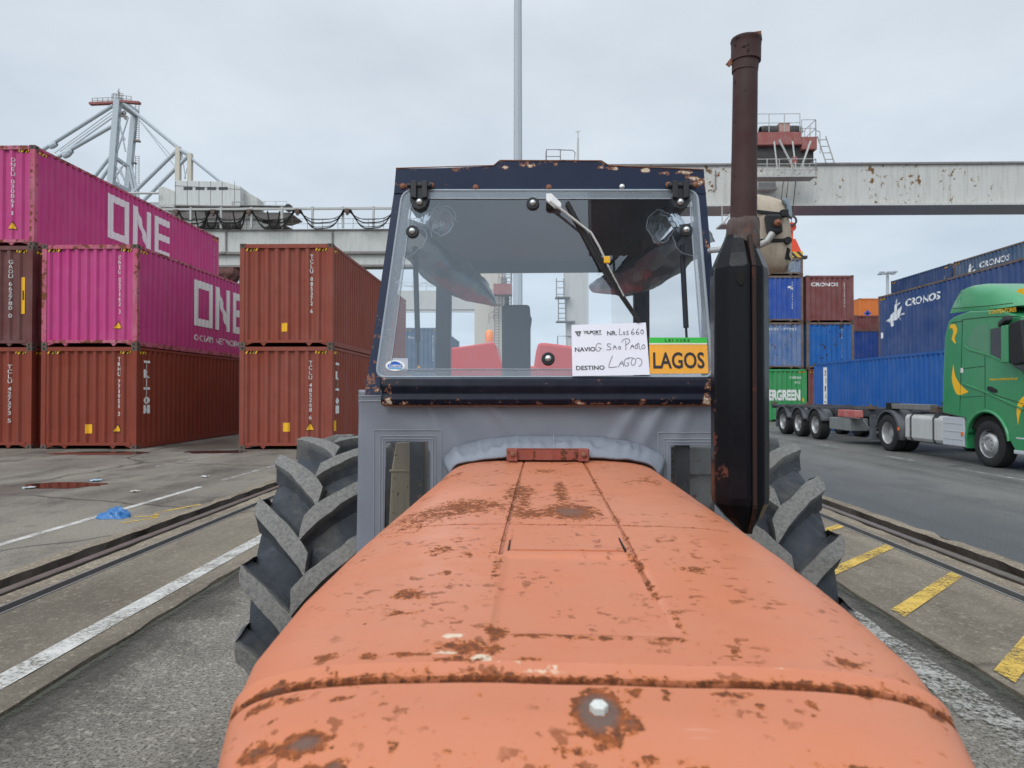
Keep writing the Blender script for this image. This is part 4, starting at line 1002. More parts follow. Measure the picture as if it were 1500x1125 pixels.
for px, py in ((604.5, 340), (1004.5, 338), (780.5, 299), (803, 526)):
    c = scr(px, py, .016); ax = -SN
    mb = MB(); mb.lathe([(0, 0), (0, .024), (.008, .024), (.011, .021), (.011, 0)], c, ax, 24); kb = mb.build('clamp_disc', M['black_plastic'], screen, smooth=40)
    mb = MB(); mb.lathe([(.011, .0125), (.017, .011), (.021, .007), (.0225, 0)], c, ax, 18); mb.build('dome_bolt', M['dome'], kb, smooth=80)
for px in (614.5, 996.5):
    mb = MB(); w = 13
    pts = [(px-w, 268), (px+w, 268), (px+w, 296), (px+w*.7, 305), (px, 309), (px-w*.7, 305), (px-w, 296)]
    mb.prism([scr(x, y, .022) for x, y in pts], -SN*.014)
    mb.prism([scr(x, y, .037) for x, y in ((px-w+1, 266), (px-4, 266), (px-4, 292), (px-w+1, 290))], -SN*.012); mb.prism([scr(x, y, .037) for x, y in ((px+4, 266), (px+w-1, 266), (px+w-1, 290), (px+4, 292))], -SN*.012)
    mb.tube([scr(px-w-5, 272, .034), scr(px+w+5, 272, .034)], .010, 10)
    hg = mb.build('screen_hinge', M['black_plastic'], tractor, bevel=.002)
    mb = MB(); mb.lathe([(.0, .013), (.007, .0115), (.012, .007), (.0135, 0)], scr(px, 296, .036), -SN, 18); mb.build('dome_bolt', M['dome'], hg, smooth=80)
for px, py, mt in ((590, 273, 'rusty'), (632, 272, 'rusty'), (697, 275, 'rusty'), (804, 275, 'rusty'), (911, 274, 'dome'), (979, 271, 'rusty'), (1018, 271, 'rusty')):
    mb = MB(); c = TY(px, py, vh); mb.lathe([(0, .0115), (.004, .0115), (.008, .0085), (.0095, 0)], c, (0, -1, 0), 12); mb.build('header_bolt', M[mt], hd, smooth=60)
# round sticker in the lower corner
cs = scr(579, 535.5, .0205); ux = Vector((1, 0, 0)); uz = (scr(579, 500, .0205)-cs).normalized()
def on(u, v, o=0.0): return cs+ux*u+uz*v-SN*o
mb = MB(); mb.poly([on(.036*math.cos(t)-.0, .020*math.sin(t)) for t in [2*math.pi*i/32 for i in range(32)]], 0)
mb.poly([on(a, b, .0006) for a, b in [(-.028, -.006), (-.027, .004), (-.018, .007), (-.012, .014), (-.002, .016), (.006, .014), (.012, .012), (.022, .006), (.028, -.006)]], 1)
mb.poly([on(a, b, .0006) for a, b in [(-.027, -.0075), (.027, -.0075), (.022, -.0125), (-.022, -.0125)]], 2)
decal(mb, line_tris('CABENA', -.023, -.0045, .0085, .046, .02), [], lambda u, v: on(u, v, .0012), 0)
mb.poly([on(a, b, -.0006) for a, b in [(-.01, -.018), (.047, -.018), (.047, .027), (-.01, .027)]], 3)
mb.build('sticker', [M['white_ink'], M['blue_ink'], flat('pale_blue_sticker', (.12, .35, .62), .4), flat('sticker_backing', (.42, .45, .50), .5)], screen, fix=False)
# wiper
wp_ = scr(806, 296, .035)
mb = MB(); mb.tube([scr(806, 295, .050), scr(825, 309, .052), scr(866, 341, .055), scr(878, 362, .055), scr(892, 392, .05)], [.0055, .005, .0042, .0042, .004], 8)
mb.tube([scr(892, 392, .05), scr(914, 434, .042)], .0030, 6)
arm = mb.build('wiper_arm', paint('worn_wiper_metal', (.42, .40, .37), .4, .4, .4, 20, .1, metal=.3), tractor, smooth=60)
mb = MB(); mb.prism([scr(x, y, .034) for x, y in ((800, 286), (808, 286), (822, 300), (822, 306), (812, 306), (800, 296))], -SN*.018); mb.build('wiper_cap', M['white_ink'], arm, bevel=.003)
mb = MB(); mb.lathe([(0, .016), (.02, .016), (.022, .012), (.022, 0)], scr(806, 303, .018), -SN, 16); mb.build('wiper_pivot', M['soot'], arm, smooth=50)
mb = MB(); mb.bar(scr(831, 296, .028), scr(884, 396, .030), .012, .016, m=0, w2=.016); mb.bar(scr(884, 396, .030), scr(937, 472, .028), .016, .016, w2=.009)
mb.bar(scr(847, 322, .042), scr(905, 418, .044), .007, .008); mb.bar(scr(872, 372, .040), scr(926, 452, .040), .006, .007)
mb.build('wiper_blade', M['rubber'], tractor, bevel=.002)
mb = MB(); mb.box(-.011, .011, -.010, .010, -.012, .012); mb.v = [tuple(scr(889, 381, .05)+Vector(v)) for v in mb.v]; mb.build('wiper_clip', M['yellow_ink'], arm, bevel=.002)
# gas struts, rear posts, rolled-up side curtains, seat
for a, b, e in (((608, 362), (612, 500), (612, 535)), ((999, 360), (1005, 480), (1006.5, 510))):
    mb = MB(); mb.tube([TY(*a, 2.66), TY(*b, 2.62)], .0105, 12); mb.tube([TY(*b, 2.62), TY(*e, 2.61)], .0048, 10); mb.build('gas_strut', M['navy_plain'], tractor, smooth=60)
mb = MB(); mb.bar(TY(651, 395, 3.9), TY(648, 640, 3.9), .085, .07); mb.build('rear_post', M['navy_plain'], tractor, bevel=.006)
mb = MB(); mb.bar(TY(939, 395, 3.9), TY(940, 640, 3.9), .085, .07); mb.build('rear_post', M['navy_plain'], tractor, bevel=.006)
for x_ in (xa+.05, xb-.05):
    mb = MB(); mb.bar((x_, 2.62, .95), (x_, 3.95, .95), .05, .05); mb.bar((x_, 2.6, .95), (x_, 2.6, 1.60), .05, .05); mb.bar((x_, 3.92, .95), (x_, 3.92, 1.5), .05, .05); mb.build('cab_side_rail', M['navy_plain'], tractor)
def roll(path, rad, name='curtain_roll', flat_=.7, seed=0):
    loop_ = name == 'curtain_loop'
    path = [Vector(p) for p in path]
    def fn(a, b):
        i = min(len(path)-2, int(b*(len(path)-1))); t = b*(len(path)-1)-i
        c = path[i].lerp(path[i+1], t); r = rad[i]+(rad[i+1]-rad[i])*t
        d = (path[i+1]-path[i]).normalized(); sx = d.cross(Vector((0, 0, 1))).normalized(); sz = sx.cross(d)
        th = 2*math.pi*a*1.25; rr = r*(1-.30*a)*(1+.18*noise.noise((math.cos(th)*1.2+seed, math.sin(th)*1.2, b*4))+.32*(.35-abs(noise.noise((math.cos(th)*1.9+seed, math.sin(th)*1.9, b*8+th)))))
        return c+sx*rr*math.cos(th)+sz*rr*math.sin(th)*flat_*1.3
    mb = MB(); mb.grid(fn, 30, 26); ob = mb.build(name, M['vinyl'] if loop_ else M['vinyl_roll'], tractor, smooth=24, fix=False); e = MB(); e.tube([Vector(fn(i/40, 0)) for i in range(41)], .0022, 5); e.tube([Vector(fn(1, j/24)) for j in range(25)], .002, 5); e.build('rolled_edge', M['seal'], ob, smooth=180); return ob
roll([TY(600, 350, 2.64), TY(625, 372, 2.8), TY(655, 400, 3.15), TY(690, 422, 3.6), TY(722, 443, 4.0)], [.085, .09, .10, .085, .03], seed=1)
roll([TY(1014, 352, 2.64), TY(985, 374, 2.8), TY(950, 398, 3.15), TY(912, 414, 3.6), TY(872, 421, 4.0)], [.085, .09, .105, .095, .04], seed=6)
# the loose ends of the clear curtain stick out in a loop near each upper corner
roll([TY(648, 324, 2.62), TY(640, 326, 2.72), TY(622, 330, 2.9)], [.055, .06, .04], 'curtain_loop', .85, 11)
roll([TY(968, 334, 2.62), TY(976, 335, 2.72), TY(992, 338, 2.9)], [.055, .062, .04], 'curtain_loop', .95, 15)
mb = MB(); mb.prism([TY(735, 446, 3.4), TY(776, 446, 3.4), TY(777, 462, 3.4), TY(779, 466, 3.4), TY(777, 480, 3.4), TY(777, 560, 3.4), TY(735, 560, 3.4)], (0, .10, 0)); mb.box(-.30, .2, 3.0, 3.45, 1.1, 1.22); mb.box(-.2, .1, 3.1, 3.4, .95, 1.1)
mb.build('seat', M['navy_plain'], tractor, bevel=.015)
# exhaust: tapered octagonal silencer with weld fins, rusty stack on top
VE = 1.80
def ex(px, py): return TY(px, py, VE)
cxm = ex(1083, 500).x
def er(pw): return pw/1000*VE/2
mb = MB(); prof = [(781, 9), (774, 20), (756, 52), (735, 77), (725, 80), (405, 80), (396, 79), (375, 62), (352, 42), (346, 38)]
zz = [(ex(1083, py).z, er(pw)) for py, pw in prof]
n = 10; mbv = []
off = {0: .018, 1: .014, 2: .007}
for i, (z, r) in enumerate(zz):
    for j in range(n):
        t = 2*math.pi*(j+.5)/n; rr = r/math.cos(math.pi/n)*.97
        mbv.append((cxm+off.get(i, 0)+rr*math.cos(t), VE+rr*math.sin(t), z))
mb.add(mbv, [(i*n+j, i*n+(j+1) % n, (i+1)*n+(j+1) % n, (i+1)*n+j) for i in range(len(zz)-1) for j in range(n)])
muf = mb.build('exhaust_silencer', M['muffler'], tractor, bevel=.006)
mb = MB(); zt_, zb_ = ex(1083, 398).z, ex(1083, 735).z; r = er(80)
for px in (1092,): mb.bar((ex(px, 500).x, VE-r*.99, zt_), (ex(px, 500).x, VE-r*.99, zb_), .010, .012); mb.bar((ex(px-1, 500).x, VE-er(46), ex(1083, 350).z), (ex(px, 500).x, VE-r*.99, zt_), .010, .012)
mb.bar((ex(px, 500).x, VE-r*.99, zb_), (ex(1095, 780).x, VE-.02, ex(1083, 778).z), .010, .012)
mb.build('weld_seam', paint('rusty_black_seam', (.03, .016, .013), .45, .1, .52, 9, 0, rustc=(.11, .042, .028)), muf, bevel=.002)
mb = MB(); mb.prism([(ex(x, y).x, VE-r*1.0, ex(x, y).z) for x, y in ((1068, 404), (1073, 401), (1078, 404), (1079, 416), (1076, 424), (1071, 424), (1067, 416))], (0, -.002, 0)); mb.build('vent_hole', M['soot'], muf, bevel=.001)
mb = MB(); pts = [ex(1089, 352), ex(1089, 330), ex(1090.5, 210), ex(1092, 92)]
mb.tube(pts, [er(40), er(37.5), er(35.5), er(34.5)], 24)
stack = mb.build('exhaust_stack', M['pipe'], muf, smooth=50)
mb = MB(); mb.tube([ex(1091, 106), ex(1092, 90), ex(1092, 84)], [er(36.5), er(38), er(36.5)], 20)
mb.lathe([(0, er(35)), (.0, er(42)), (er(40), er(42)), (er(56), er(42.5)), (er(60), er(44.5)), (er(66), er(43)), (er(66), er(34)), (er(36), er(32)), (er(20), 0)], ex(1092.5, 91), (0.02, 0, 1), 24)
mb.build('stack_cap', M['pipe'], stack, smooth=45)
mb = MB(); mb.bar(ex(1066, 96), ex(1074, 86), .006, .012); mb.bar(ex(1103, 52), ex(1115, 50), .006, .016); mb.build('cap_clip', M['rusty'], stack)
mb = MB()
def weld(a, b):
    t = 2*math.pi*a; z0_, z1_ = ex(1089, 372).z, ex(1089, 322).z
    r_ = er(43)*(1+.13*noise.noise((math.cos(t)*2, math.sin(t)*2, b*3)))*(1+.10*math.sin(math.pi*b))
    return (ex(1089, 350).x+r_*math.cos(t), VE+r_*math.sin(t), z0_+(z1_-z0_)*b+.006*noise.noise((math.cos(t)*3, math.sin(t)*3, 5)))
mb.grid(weld, 36, 14); mb.build('weld_collar', paint('burnt_weld', (.06, .035, .03), .85, .5, .5, 14, .2, rustc=(.20, .08, .05)), muf, smooth=180, fix=False)
# mirror on a bent tube arm, cracked beige back with rubber straps
VM = 2.25
mp_ = [(1106, 283), (1130, 288), (1151, 296), (1158, 330), (1161, 385), (1153, 400), (1128, 400), (1106, 388)]
def mc(x, y, d): return TY(x, y, VM-d)
ctr = Vector((sum(p[0] for p in mp_)/8, sum(p[1] for p in mp_)/8))
rpm = rounded([Vector((x-(6 if x < 1110 else 0), y)) for x, y in mp_], 6, 3)
mb = MB(); rings = []
for sc_, d in ((1.0, -.03), (1.0, .02), (.95, .05), (.80, .068), (.5, .078)):
    rings.append([mc(ctr.x+(p.x-ctr.x)*sc_, ctr.y+(p.y-ctr.y)*sc_, d) for p in rpm])
n = len(rpm)
for r_ in rings: mb.v += [tuple(p) for p in r_]
for i in range(len(rings)-1):
    for j in range(n): mb.f.append([i*n+j, i*n+(j+1) % n, (i+1)*n+(j+1) % n, (i+1)*n+j]); mb.m.append(0)
mb.f.append([4*n+j for j in range(n)]); mb.m.append(0); mb.f.append([j for j in range(n)]); mb.m.append(1)
mir = mb.build('side_mirror', [M['beige'], M['dome']], tractor, smooth=50)
mb = MB(); mb.bar(mc(1100, 309, .080), mc(1146, 314, .078), .004, .012); mb.bar(mc(1100, 353, .082), mc(1152, 352, .078), .004, .012); mb.box(-.011, .011, -.02, 0, -.011, .011); 
for i in range(len(mb.v)-8, len(mb.v)): mb.v[i] = tuple(Vector(mb.v[i])+mc(1147, 314, .078))
mb.lathe([(0, .012), (.012, .012), (.012, 0)], mc(1153, 353, .075), (0, -1, 0), 12)
mb.build('rubber_strap', M['rubber'], mir, bevel=.002)
mb = MB(); mb.prism([mc(x, y, .080) for x, y in ((1118, 317), (1140, 317), (1143, 343), (1136, 345), (1122, 344))], (0, -.03, 0)); cl_ = mb.build('mirror_clamp', M['black_plastic'], mir, bevel=.006)
mb = MB(); mb.lathe([(0, .011), (.008, .011), (.012, .006), (.02, .005), (.02, 0)], mc(1138, 327, .11), (0.25, -1, 0), 14); mb.build('clamp_nut', M['rusty'], cl_)
mb = MB(); mb.prism([mc(x, y, .072) for x, y in ((1153, 363), (1157, 366), (1155, 374), (1158, 382), (1150, 379), (1151, 371))], (0, -.006, 0)); mb.build('broken_hole', M['soot'], mir)
mb = MB(); mb.prism([mc(x, y, .05) for x, y in ((1143, 294), (1150, 292), (1157, 306), (1158, 322), (1152, 318), (1150, 304))], (0, -.02, 0)); mb.prism([mc(x, y, .05) for x, y in ((1152, 388), (1161, 384), (1160, 394), (1152, 400))], (0, -.02, 0)); mb.build('mirror_rim', flat('bare_mirror_shell', (.22, .27, .30), .4), mir, bevel=.003)
mb = MB(); mb.tube([TY(1040, 367, 2.50), TY(1066, 364, 2.36), TY(1100, 361, 2.20), TY(1112, 359, VM-.12), TY(1124, 354, VM-.125), TY(1131, 342, VM-.12)], .0105, 12)
mb.build('mirror_arm', paint('galvanised_arm', (.40, .39, .37), .45, .3, .3, 8, .1, metal=.4), tractor, smooth=60)

# --- the two notices stuck on the screen
def card(name, c4, lab, mat, ink_fn, th=.002, off=.024):
    P = [scr(x, y, off) for x, y in c4]      # tl, tr, br, bl
    base = PRE @ ((P[2]+P[3])/2)
    t = thing(name, (P[2]+P[3])/2, lab, 'sign', pre=PRE)
    def at(u, v, o=0.0): # u right 0..1, v up 0..1
        return (P[3].lerp(P[2], u)).lerp(P[0].lerp(P[1], u), v)-SN*o
    mb = MB(); mb.prism([P[3], P[2], P[1], P[0]], SN*th); mb.build('sheet', mat, t)
    ink_fn(t, at, (P[2]-P[3]).length, (P[0]-P[3]).length); return t
M['paper'] = flat('white_paper', (.74, .74, .80), .6, 0, .06, 5, .3, 0); M['orange_card'] = paint('orange_card', (.82, .37, .035), .5, .1, 0, 8, .12); M['green_card'] = flat('green_card', (.045, .46, .06), .5, 0, .15, 8)
M['ink'] = flat('printed_ink', (.03, .03, .035), .6); M['pen'] = flat('pen_ink', (.045, .045, .06), .5); M['cream'] = flat('cream_line', (.75, .68, .55), .5)
def strokes(mb, at, w, h, lines, r):
    for ln in lines:
        # smooth the hand-drawn polyline
        P = [Vector(p) for p in ln]
        for _ in range(2):
            if len(P) > 2: P = [P[0]]+[x for a, b in zip(P, P[1:]) for x in (a.lerp(b, .25), a.lerp(b, .75))]+[P[-1]]
        mb.tube([at(p.x, p.y, .001) for p in P], r, 4)
def ink1(t, at, w, h):
    mb = MB(); f = lambda u, v: at(u/w, v/h, .0012)
    for s, u, v, hh, ww in (('NR.', .475, .775, .085, .13), ('NAVIO', .04, .475, .085, .27), ('DESTINO', .05, .115, .085, .37)): decal(mb, line_tris(s, u*w, v*h, hh*h, ww*w, .015), [], f)
    decal(mb, line_tris('YILPORT', .155*w, .815*h, .062*h, .245*w, .03), [], f); decal(mb, rect(.29*w, .79*h, .405*w, .797*h), [], f)
    mb.build('printed_text', M['ink'], t, fix=False)
    mb = MB(); lg = [(.04, .87), (.13, .87), (.118, .84), (.075, .845), (.078, .83), (.12, .825), (.11, .80), (.10, .775), (.085, .79), (.062, .815)]
    decal(mb, fan([(a*w, b*h) for a, b in [(.04, .87), (.13, .87), (.125, .845), (.052, .845)]])+fan([(a*w, b*h) for a, b in [(.056, .835), (.08, .835), (.10, .77), (.085, .775)]])+fan([(a*w, b*h) for a, b in [(.092, .835), (.122, .835), (.118, .815), (.096, .815)]])+fan([(a*w, b*h) for a, b in [(.098, .805), (.116, .805), (.108, .775), (.102, .785)]]), [], f); mb.build('emblem', M['ink'], t, fix=False)
    mb = MB()
    L = [[(.645, .90), (.63, .77), (.675, .785)], [(.70, .84), (.685, .80), (.70, .77), (.715, .80), (.70, .84)], [(.76, .85), (.735, .84), (.74, .815), (.76, .80), (.75, .775), (.725, .78)],
         [(.83, .89), (.80, .84), (.795, .79), (.82, .77), (.84, .80), (.82, .825), (.80, .81)], [(.895, .89), (.865, .84), (.86, .79), (.885, .77), (.905, .80), (.885, .825), (.865, .81)], [(.945, .86), (.92, .84), (.925, .79), (.95, .78), (.965, .82), (.95, .87), (.93, .86)],
         [(.39, .61), (.345, .63), (.315, .57), (.32, .48), (.36, .47), (.385, .53), (.35, .55)], [(.40, .53), (.385, .53)], [(.42, .47), (.422, .472)],
         [(.52, .60), (.475, .62), (.465, .57), (.515, .54), (.51, .49), (.455, .50)], [(.54, .49), (.565, .60), (.59, .50)], [(.55, .54), (.585, .545)], [(.635, .56), (.61, .53), (.62, .50), (.65, .51), (.635, .56)],
         [(.71, .48), (.715, .67)], [(.66, .63), (.69, .70), (.76, .70), (.775, .64), (.72, .58)], [(.77, .50), (.80, .60), (.82, .51)], [(.78, .545), (.82, .55)], [(.86, .59), (.83, .55), (.84, .50), (.87, .51), (.86, .59), (.89, .62), (.885, .50), (.91, .49)], [(.945, .58), (.915, .53), (.93, .49), (.97, .52), (.955, .58), (.94, .57)],
         [(.53, .38), (.465, .16), (.50, .155), (.585, .165)], [(.60, .16), (.655, .30), (.67, .165)], [(.62, .22), (.67, .22)], [(.74, .31), (.70, .32), (.675, .25), (.69, .17), (.73, .18), (.74, .23), (.71, .235)], [(.73, .33), (.80, .33), (.84, .29), (.81, .19), (.775, .18), (.765, .25), (.79, .31)], [(.84, .32), (.89, .32), (.915, .26), (.89, .17), (.86, .17)]]
    strokes(mb, at, w, h, L, .00085); mb.build('handwriting', M['pen'], t)
paper = card('paper_notice', [(837, 476), (946, 472.5), (952, 549), (838.5, 551)], 'white paper notice with printed words and handwriting, stuck low on the windscreen', M['paper'], ink1, .001, .026)
def ink2(t, at, w, h):
    f = lambda u, v: at(u/w, v/h, .0012)
    mb = MB(); decal(mb, rect(0, .845*h, w, h), [], f); mb.build('green_band', M['green_card'], t, fix=False)
    mb = MB(); decal(mb, rect(0, .805*h, w, .845*h), [], f); mb.build('cream_band', M['cream'], t, fix=False)
    mb = MB(); decal(mb, line_tris('LAGOS', .06*w, .155*h, .45*h, .88*w, .02), [], f)
    x = .27
    for ch in 'LEIXOES':
        decal(mb, line_tris(ch, x*w, .885*h, .07*h, (.015 if ch == 'I' else .042)*w, .02), [], lambda u, v: at(u/w, v/h, .002)); x += .065
    mb.build('printed_text', M['ink'], t, fix=False)
card('destination_card', [(951, 494.5), (1035, 494.5), (1038, 547), (952, 547.5)], 'orange card with a green top band and bold dark letters, beside the white paper', M['orange_card'], ink2, .0015, .022)
# ------------------------------------------------------------------ green lorry (facing us) and its empty skeletal trailer
XS = 9.90                                            # near flank of lorry and trailer
M['lorry'] = paint('green_lorry_paint', (.020, .225, .080), .16, .14, 0, 1, .06, spec=.6)
M['lorry_dark'] = flat('dark_gap', (.008, .02, .012), .5)
M['swoosh'] = flat('yellow_decal', (.80, .44, .02), .35, 0, .05, 3)
M['chassis'] = paint('dark_chassis_paint', (.032, .036, .044), .5, .3, .15, 2, .15)
M['guard'] = paint('dark_mudguard', (.055, .062, .075), .5, .3, 0, 2, .2)
M['tank'] = paint('alloy_tank', (.56, .56, .54), .35, .22, 0, 2, .1, metal=.25)
M['tank_end'] = paint('grey_tank_step', (.44, .47, .50), .4, .2, 0, 3, .1)
M['wheel_alloy'] = paint('silver_wheel', (.40, .40, .40), .4, .45, .1, 6, .1, metal=.4)
M['cabglass'] = flat('dark_cab_glass', (.012, .014, .016), .05, 0, .1, 3, .6)
M['cabglass2'] = flat('green_tinted_side_window', (.05, .20, .09), .06, 0, .1, 3, .6)
M['orange_lamp'] = flat('orange_lamp', (.75, .14, .02), .3); M['red_box'] = paint('red_extinguisher_box', (.42, .075, .065), .45, .2, 0, 3, .3)
def lorry_wheel(parent, y, x=XS, r=.50, w=.32, kind='dish', nm='wheel'):
    c = Vector((x+w/2, y, r)); t = MB()
    t.lathe([(-w*.44, r*.60), (-w*.5, r*.70), (-w*.5, r*.90), (-w*.42, r*.985), (-w*.2, r), (w*.2, r), (w*.42, r*.985), (w*.5, r*.9), (w*.5, r*.7), (w*.44, r*.6)], c, (1, 0, 0), 48)
    wh = t.build(nm, M['rubber'], parent, smooth=40)
    rm = MB()
    if kind == 'dish':    # deep drive wheel
        rm.lathe([(-w*.46, r*.605), (-w*.40, r*.575), (-w*.30, r*.56), (w*.10, r*.54), (w*.12, r*.36), (w*.05, r*.30), (w*.05, r*.22), (-w*.12, r*.20), (-w*.14, 0)], c, (1, 0, 0), 36)
    elif kind == 'front':
        rm.lathe([(-w*.46, r*.605), (-w*.38, r*.575), (-w*.15, r*.55), (-w*.12, r*.52), (-w*.50, r*.40), (-w*.53, r*.37), (-w*.53, r*.24), (-w*.46, r*.21), (-w*.50, r*.18), (-w*.52, 0)], c, (1, 0, 0), 36)
    else:
        rm.lathe([(-w*.46, r*.60), (-w*.38, r*.56), (-w*.12, r*.53), (-w*.10, r*.42), (-w*.26, r*.36), (-w*.28, r*.26), (-w*.20, r*.22), (-w*.38, r*.19), (-w*.40, 0)], c, (1, 0, 0), 36)
    ri = rm.build('rim', M['wheel_alloy'], wh, smooth=35)
    b = MB(); rb, dx = {'dish': (.30, .05), 'front': (.305, -.535), 'trailer': (.31, -.28)}[kind]
    for i in range(10):
        a = 2*math.pi*i/10; b.lathe([(0, .016), (-.03, .016), (-.034, .008), (-.034, 0)], c+Vector((w*dx, r*rb*math.cos(a), r*rb*math.sin(a))), (1, 0, 0), 6)
        a += .31
        if kind != 'dish': b.lathe([(-.003, .030), (-.004, 0)], c+Vector((-w*.125+.004 if kind == 'front' else -w*.105, r*.475*math.cos(a), r*.475*math.sin(a))), (1, 0, 0), 10, 1)
    b.build('wheel_nuts', [M['steel'], M['soot']], wh)
    f = MB(); f.lathe([(-w*.44, r*.605), (-w*.44, 0)], c+Vector((w*.88, 0, 0)), (1, 0, 0), 24); f.build('inner_disc', M['chassis'], wh)
    return wh
lorry = thing('lorry', (XS+1.25, 15.6, 0), 'green lorry tractor unit with yellow swooshes and silver fuel tank, facing us', 'lorry')
X2 = XS+2.50
def L(px, py, dx=0.0): p = WX(px, py, XS); return Vector((XS+dx, p.y, p.z))
yr, yf = 16.45, 13.40
# cab shell: side outline extruded, arch cut out
arch_c, arch_r = Vector((0, 14.86, .52)), .66
side = [(yr, 1.12), (yr-.02, 1.5), (yr-.12, 2.9), (yr-.28, 3.28), (yr-.5, 3.36), (yr-1.0, 3.42), (yf+1.1, 3.34), (yf+.45, 3.12), (yf+.12, 2.2), (yf, 1.35), (yf-.02, .42), (yf+.62, .40)]
arch = [(arch_c.y-arch_r*math.cos(t), arch_c.z+arch_r*math.sin(t)) for t in [math.pi*(.06+.86*i/14) for i in range(15)]]
side += [(yf+.74, .55)]+arch+[(arch_c.y+arch_r+.06, 1.02)]
mb = MB(); mb.prism([(XS, y, z) for y, z in side], (2.5, 0, 0)); cab = mb.build('cab_body', M['lorry'], lorry, bevel=.045, segs=3)
mb = MB(); mb.prism([(XS+.05, yr-.2, 1.1), (XS+.05, yf+.2, 1.1), (XS+.05, yf+.2, .6), (XS+.05, yr-.2, .9)], (2.4, 0, 0)); mb.build('cab_floor', M['soot'], lorry)
# roof deflector with its rounded tail
mb = MB()
secs = [(yf+.62, 3.36, 3.40, .30), (yf+.95, 3.36, 3.66, .20), (yf+1.45, 3.38, 3.90, .12), (yf+1.95, 3.42, 4.02, .07), (yf+2.35, 3.44, 4.05, .05), (yf+2.62, 3.45, 4.02, .08), (yf+2.82, 3.46, 3.70, .12)]
rg = []
for y, zb_, zt_, ins in secs:
    rg.append([(XS+.06, y, zb_), (XS+.06+ins*.5, y, zb_+(zt_-zb_)*.6), (XS+.12+ins, y, zb_+(zt_-zb_)*.9), (XS+.30+ins, y, zt_), (X2-.30-ins, y, zt_), (X2-.12-ins, y, zb_+(zt_-zb_)*.9), (X2-.06-ins*.5, y, zb_+(zt_-zb_)*.6), (X2-.06, y, zb_)])
n = 8
for r_ in rg: mb.v += r_
for i in range(len(rg)-1):
    for j in range(n): mb.f.append([i*n+j, i*n+(j+1) % n, (i+1)*n+(j+1) % n, (i+1)*n+j]); mb.m.append(0)
mb.f += [list(range(n)), [(len(rg)-1)*n+j for j in range(n)]]; mb.m += [0, 0]
mb.build('roof_deflector', M['lorry'], lorry, smooth=42)
# panel gaps and creases on the near flank
gp = MB()
def seam(pts, w=.010, m=0, dx=-.002):
    P = [L(*p) for p in pts]
    for a, b in zip(P, P[1:]): gp.bar((XS+dx, a.y, a.z), (XS+dx, b.y, b.z), .006, w, up=(0, .3, 1), m=m)
seam([(1410, 468), (1406, 604)]); seam([(1443, 522), (1443, 598)]); seam([(1411, 540), (1443, 536)]); seam([(1411, 468), (1450, 464), (1490, 463), (1500, 466)], .014)
seam([(1394, 473), (1411, 470)], .014); seam([(1396, 452), (1450, 448), (1484, 444)], .016); seam([(1443, 574), (1500, 592)], .010); seam([(1407, 582), (1443, 580)], .007)
gp.build('panel_gaps', M['lorry_dark'], lorry)
cr = MB()
for pts in ([(1411, 562), (1443, 574), (1500, 600)], [(1413, 506), (1420, 512), (1452, 521), (1480, 534), (1500, 546)]):
    P = [L(*p) for p in pts]
    for a, b in zip(P, P[1:]): cr.bar((XS-.006, a.y, a.z), (XS-.006, b.y, b.z), .03, .035, up=(0, .3, 1))
cr.build('flank_crease', M['lorry'], lorry, bevel=.008)
# windows
mb = MB(); mb.prism([L(x, y, -.004) for x, y in ((1415, 504), (1428, 479), (1433, 476), (1449, 475), (1449, 519), (1419, 508))], (.01, 0, 0)); mb.build('side_window', M['cabglass2'], lorry)
mb = MB(); mb.prism([L(x, y, -.006) for x, y in ((1451, 482), (1470, 478), (1500, 477), (1512, 548), (1500, 545), (1478, 531), (1451, 521))], (.012, 0, 0)); mb.build('door_window', M['cabglass'], lorry)
mb = MB(); mb.prism([(XS+.18, yf+.30, 2.95), (X2-.18, yf+.30, 2.95), (X2-.12, yf+.045, 2.0), (XS+.12, yf+.045, 2.0)], (0, -.012, .0)); mb.build('windscreen', M['cabglass'], lorry)
mb = MB(); mb.box(XS+.2, X2-.2, yf-.03, yf, .85, 1.55); mb.build('grille', M['black_plastic'], lorry, bevel=.02)
for x in (XS+.12, X2-.52): mb = MB(); mb.box(x, x+.4, yf-.035, yf, .62, .82); mb.build('headlight', M['tank_end'], lorry, bevel=.02)
# mirror, mirror arm, door handle, steps, wheel-arch lip
mb = MB(); mb.prism([(XS-.05, yf+.50, 2.22), (XS-.05, yf+.50, 2.98), (XS-.05, yf+.16, 3.04), (XS-.05, yf+.05, 2.18), (XS-.05, yf+.36, 2.14)], (-.16, 0, 0)); mr = mb.build('door_mirror', M['black_plastic'], lorry, bevel=.03)
mb = MB(); mb.box(XS-.22, XS-.05, yf+.50, yf+.70, 2.20, 2.96); mb.build('mirror_cap', M['lorry'], mr, bevel=.02)
mb = MB(); mb.bar((XS+.02, yf+1.02, 3.02), (XS-.18, yf+.52, 3.10), .14, .12); mb.build('mirror_arm', M['black_plastic'], lorry, bevel=.03)
mb = MB(); mb.prism([L(x, y, -.02) for x, y in ((1447, 566), (1452, 566), (1461, 571), (1461, 575), (1454, 575), (1447, 571))], (.022, 0, 0)); mb.build('door_handle', M['black_plastic'], lorry, bevel=.006)
mb = MB(); P = [(arch_c.y-(arch_r+.02)*math.cos(t), arch_c.z+(arch_r+.02)*math.sin(t)) for t in [math.pi*(.04+.93*i/24) for i in range(25)]]
mb.tube([(XS-.012, y, z) for y, z in P], .035, 8); mb.build('arch_lip', M['lorry'], lorry, smooth=60)
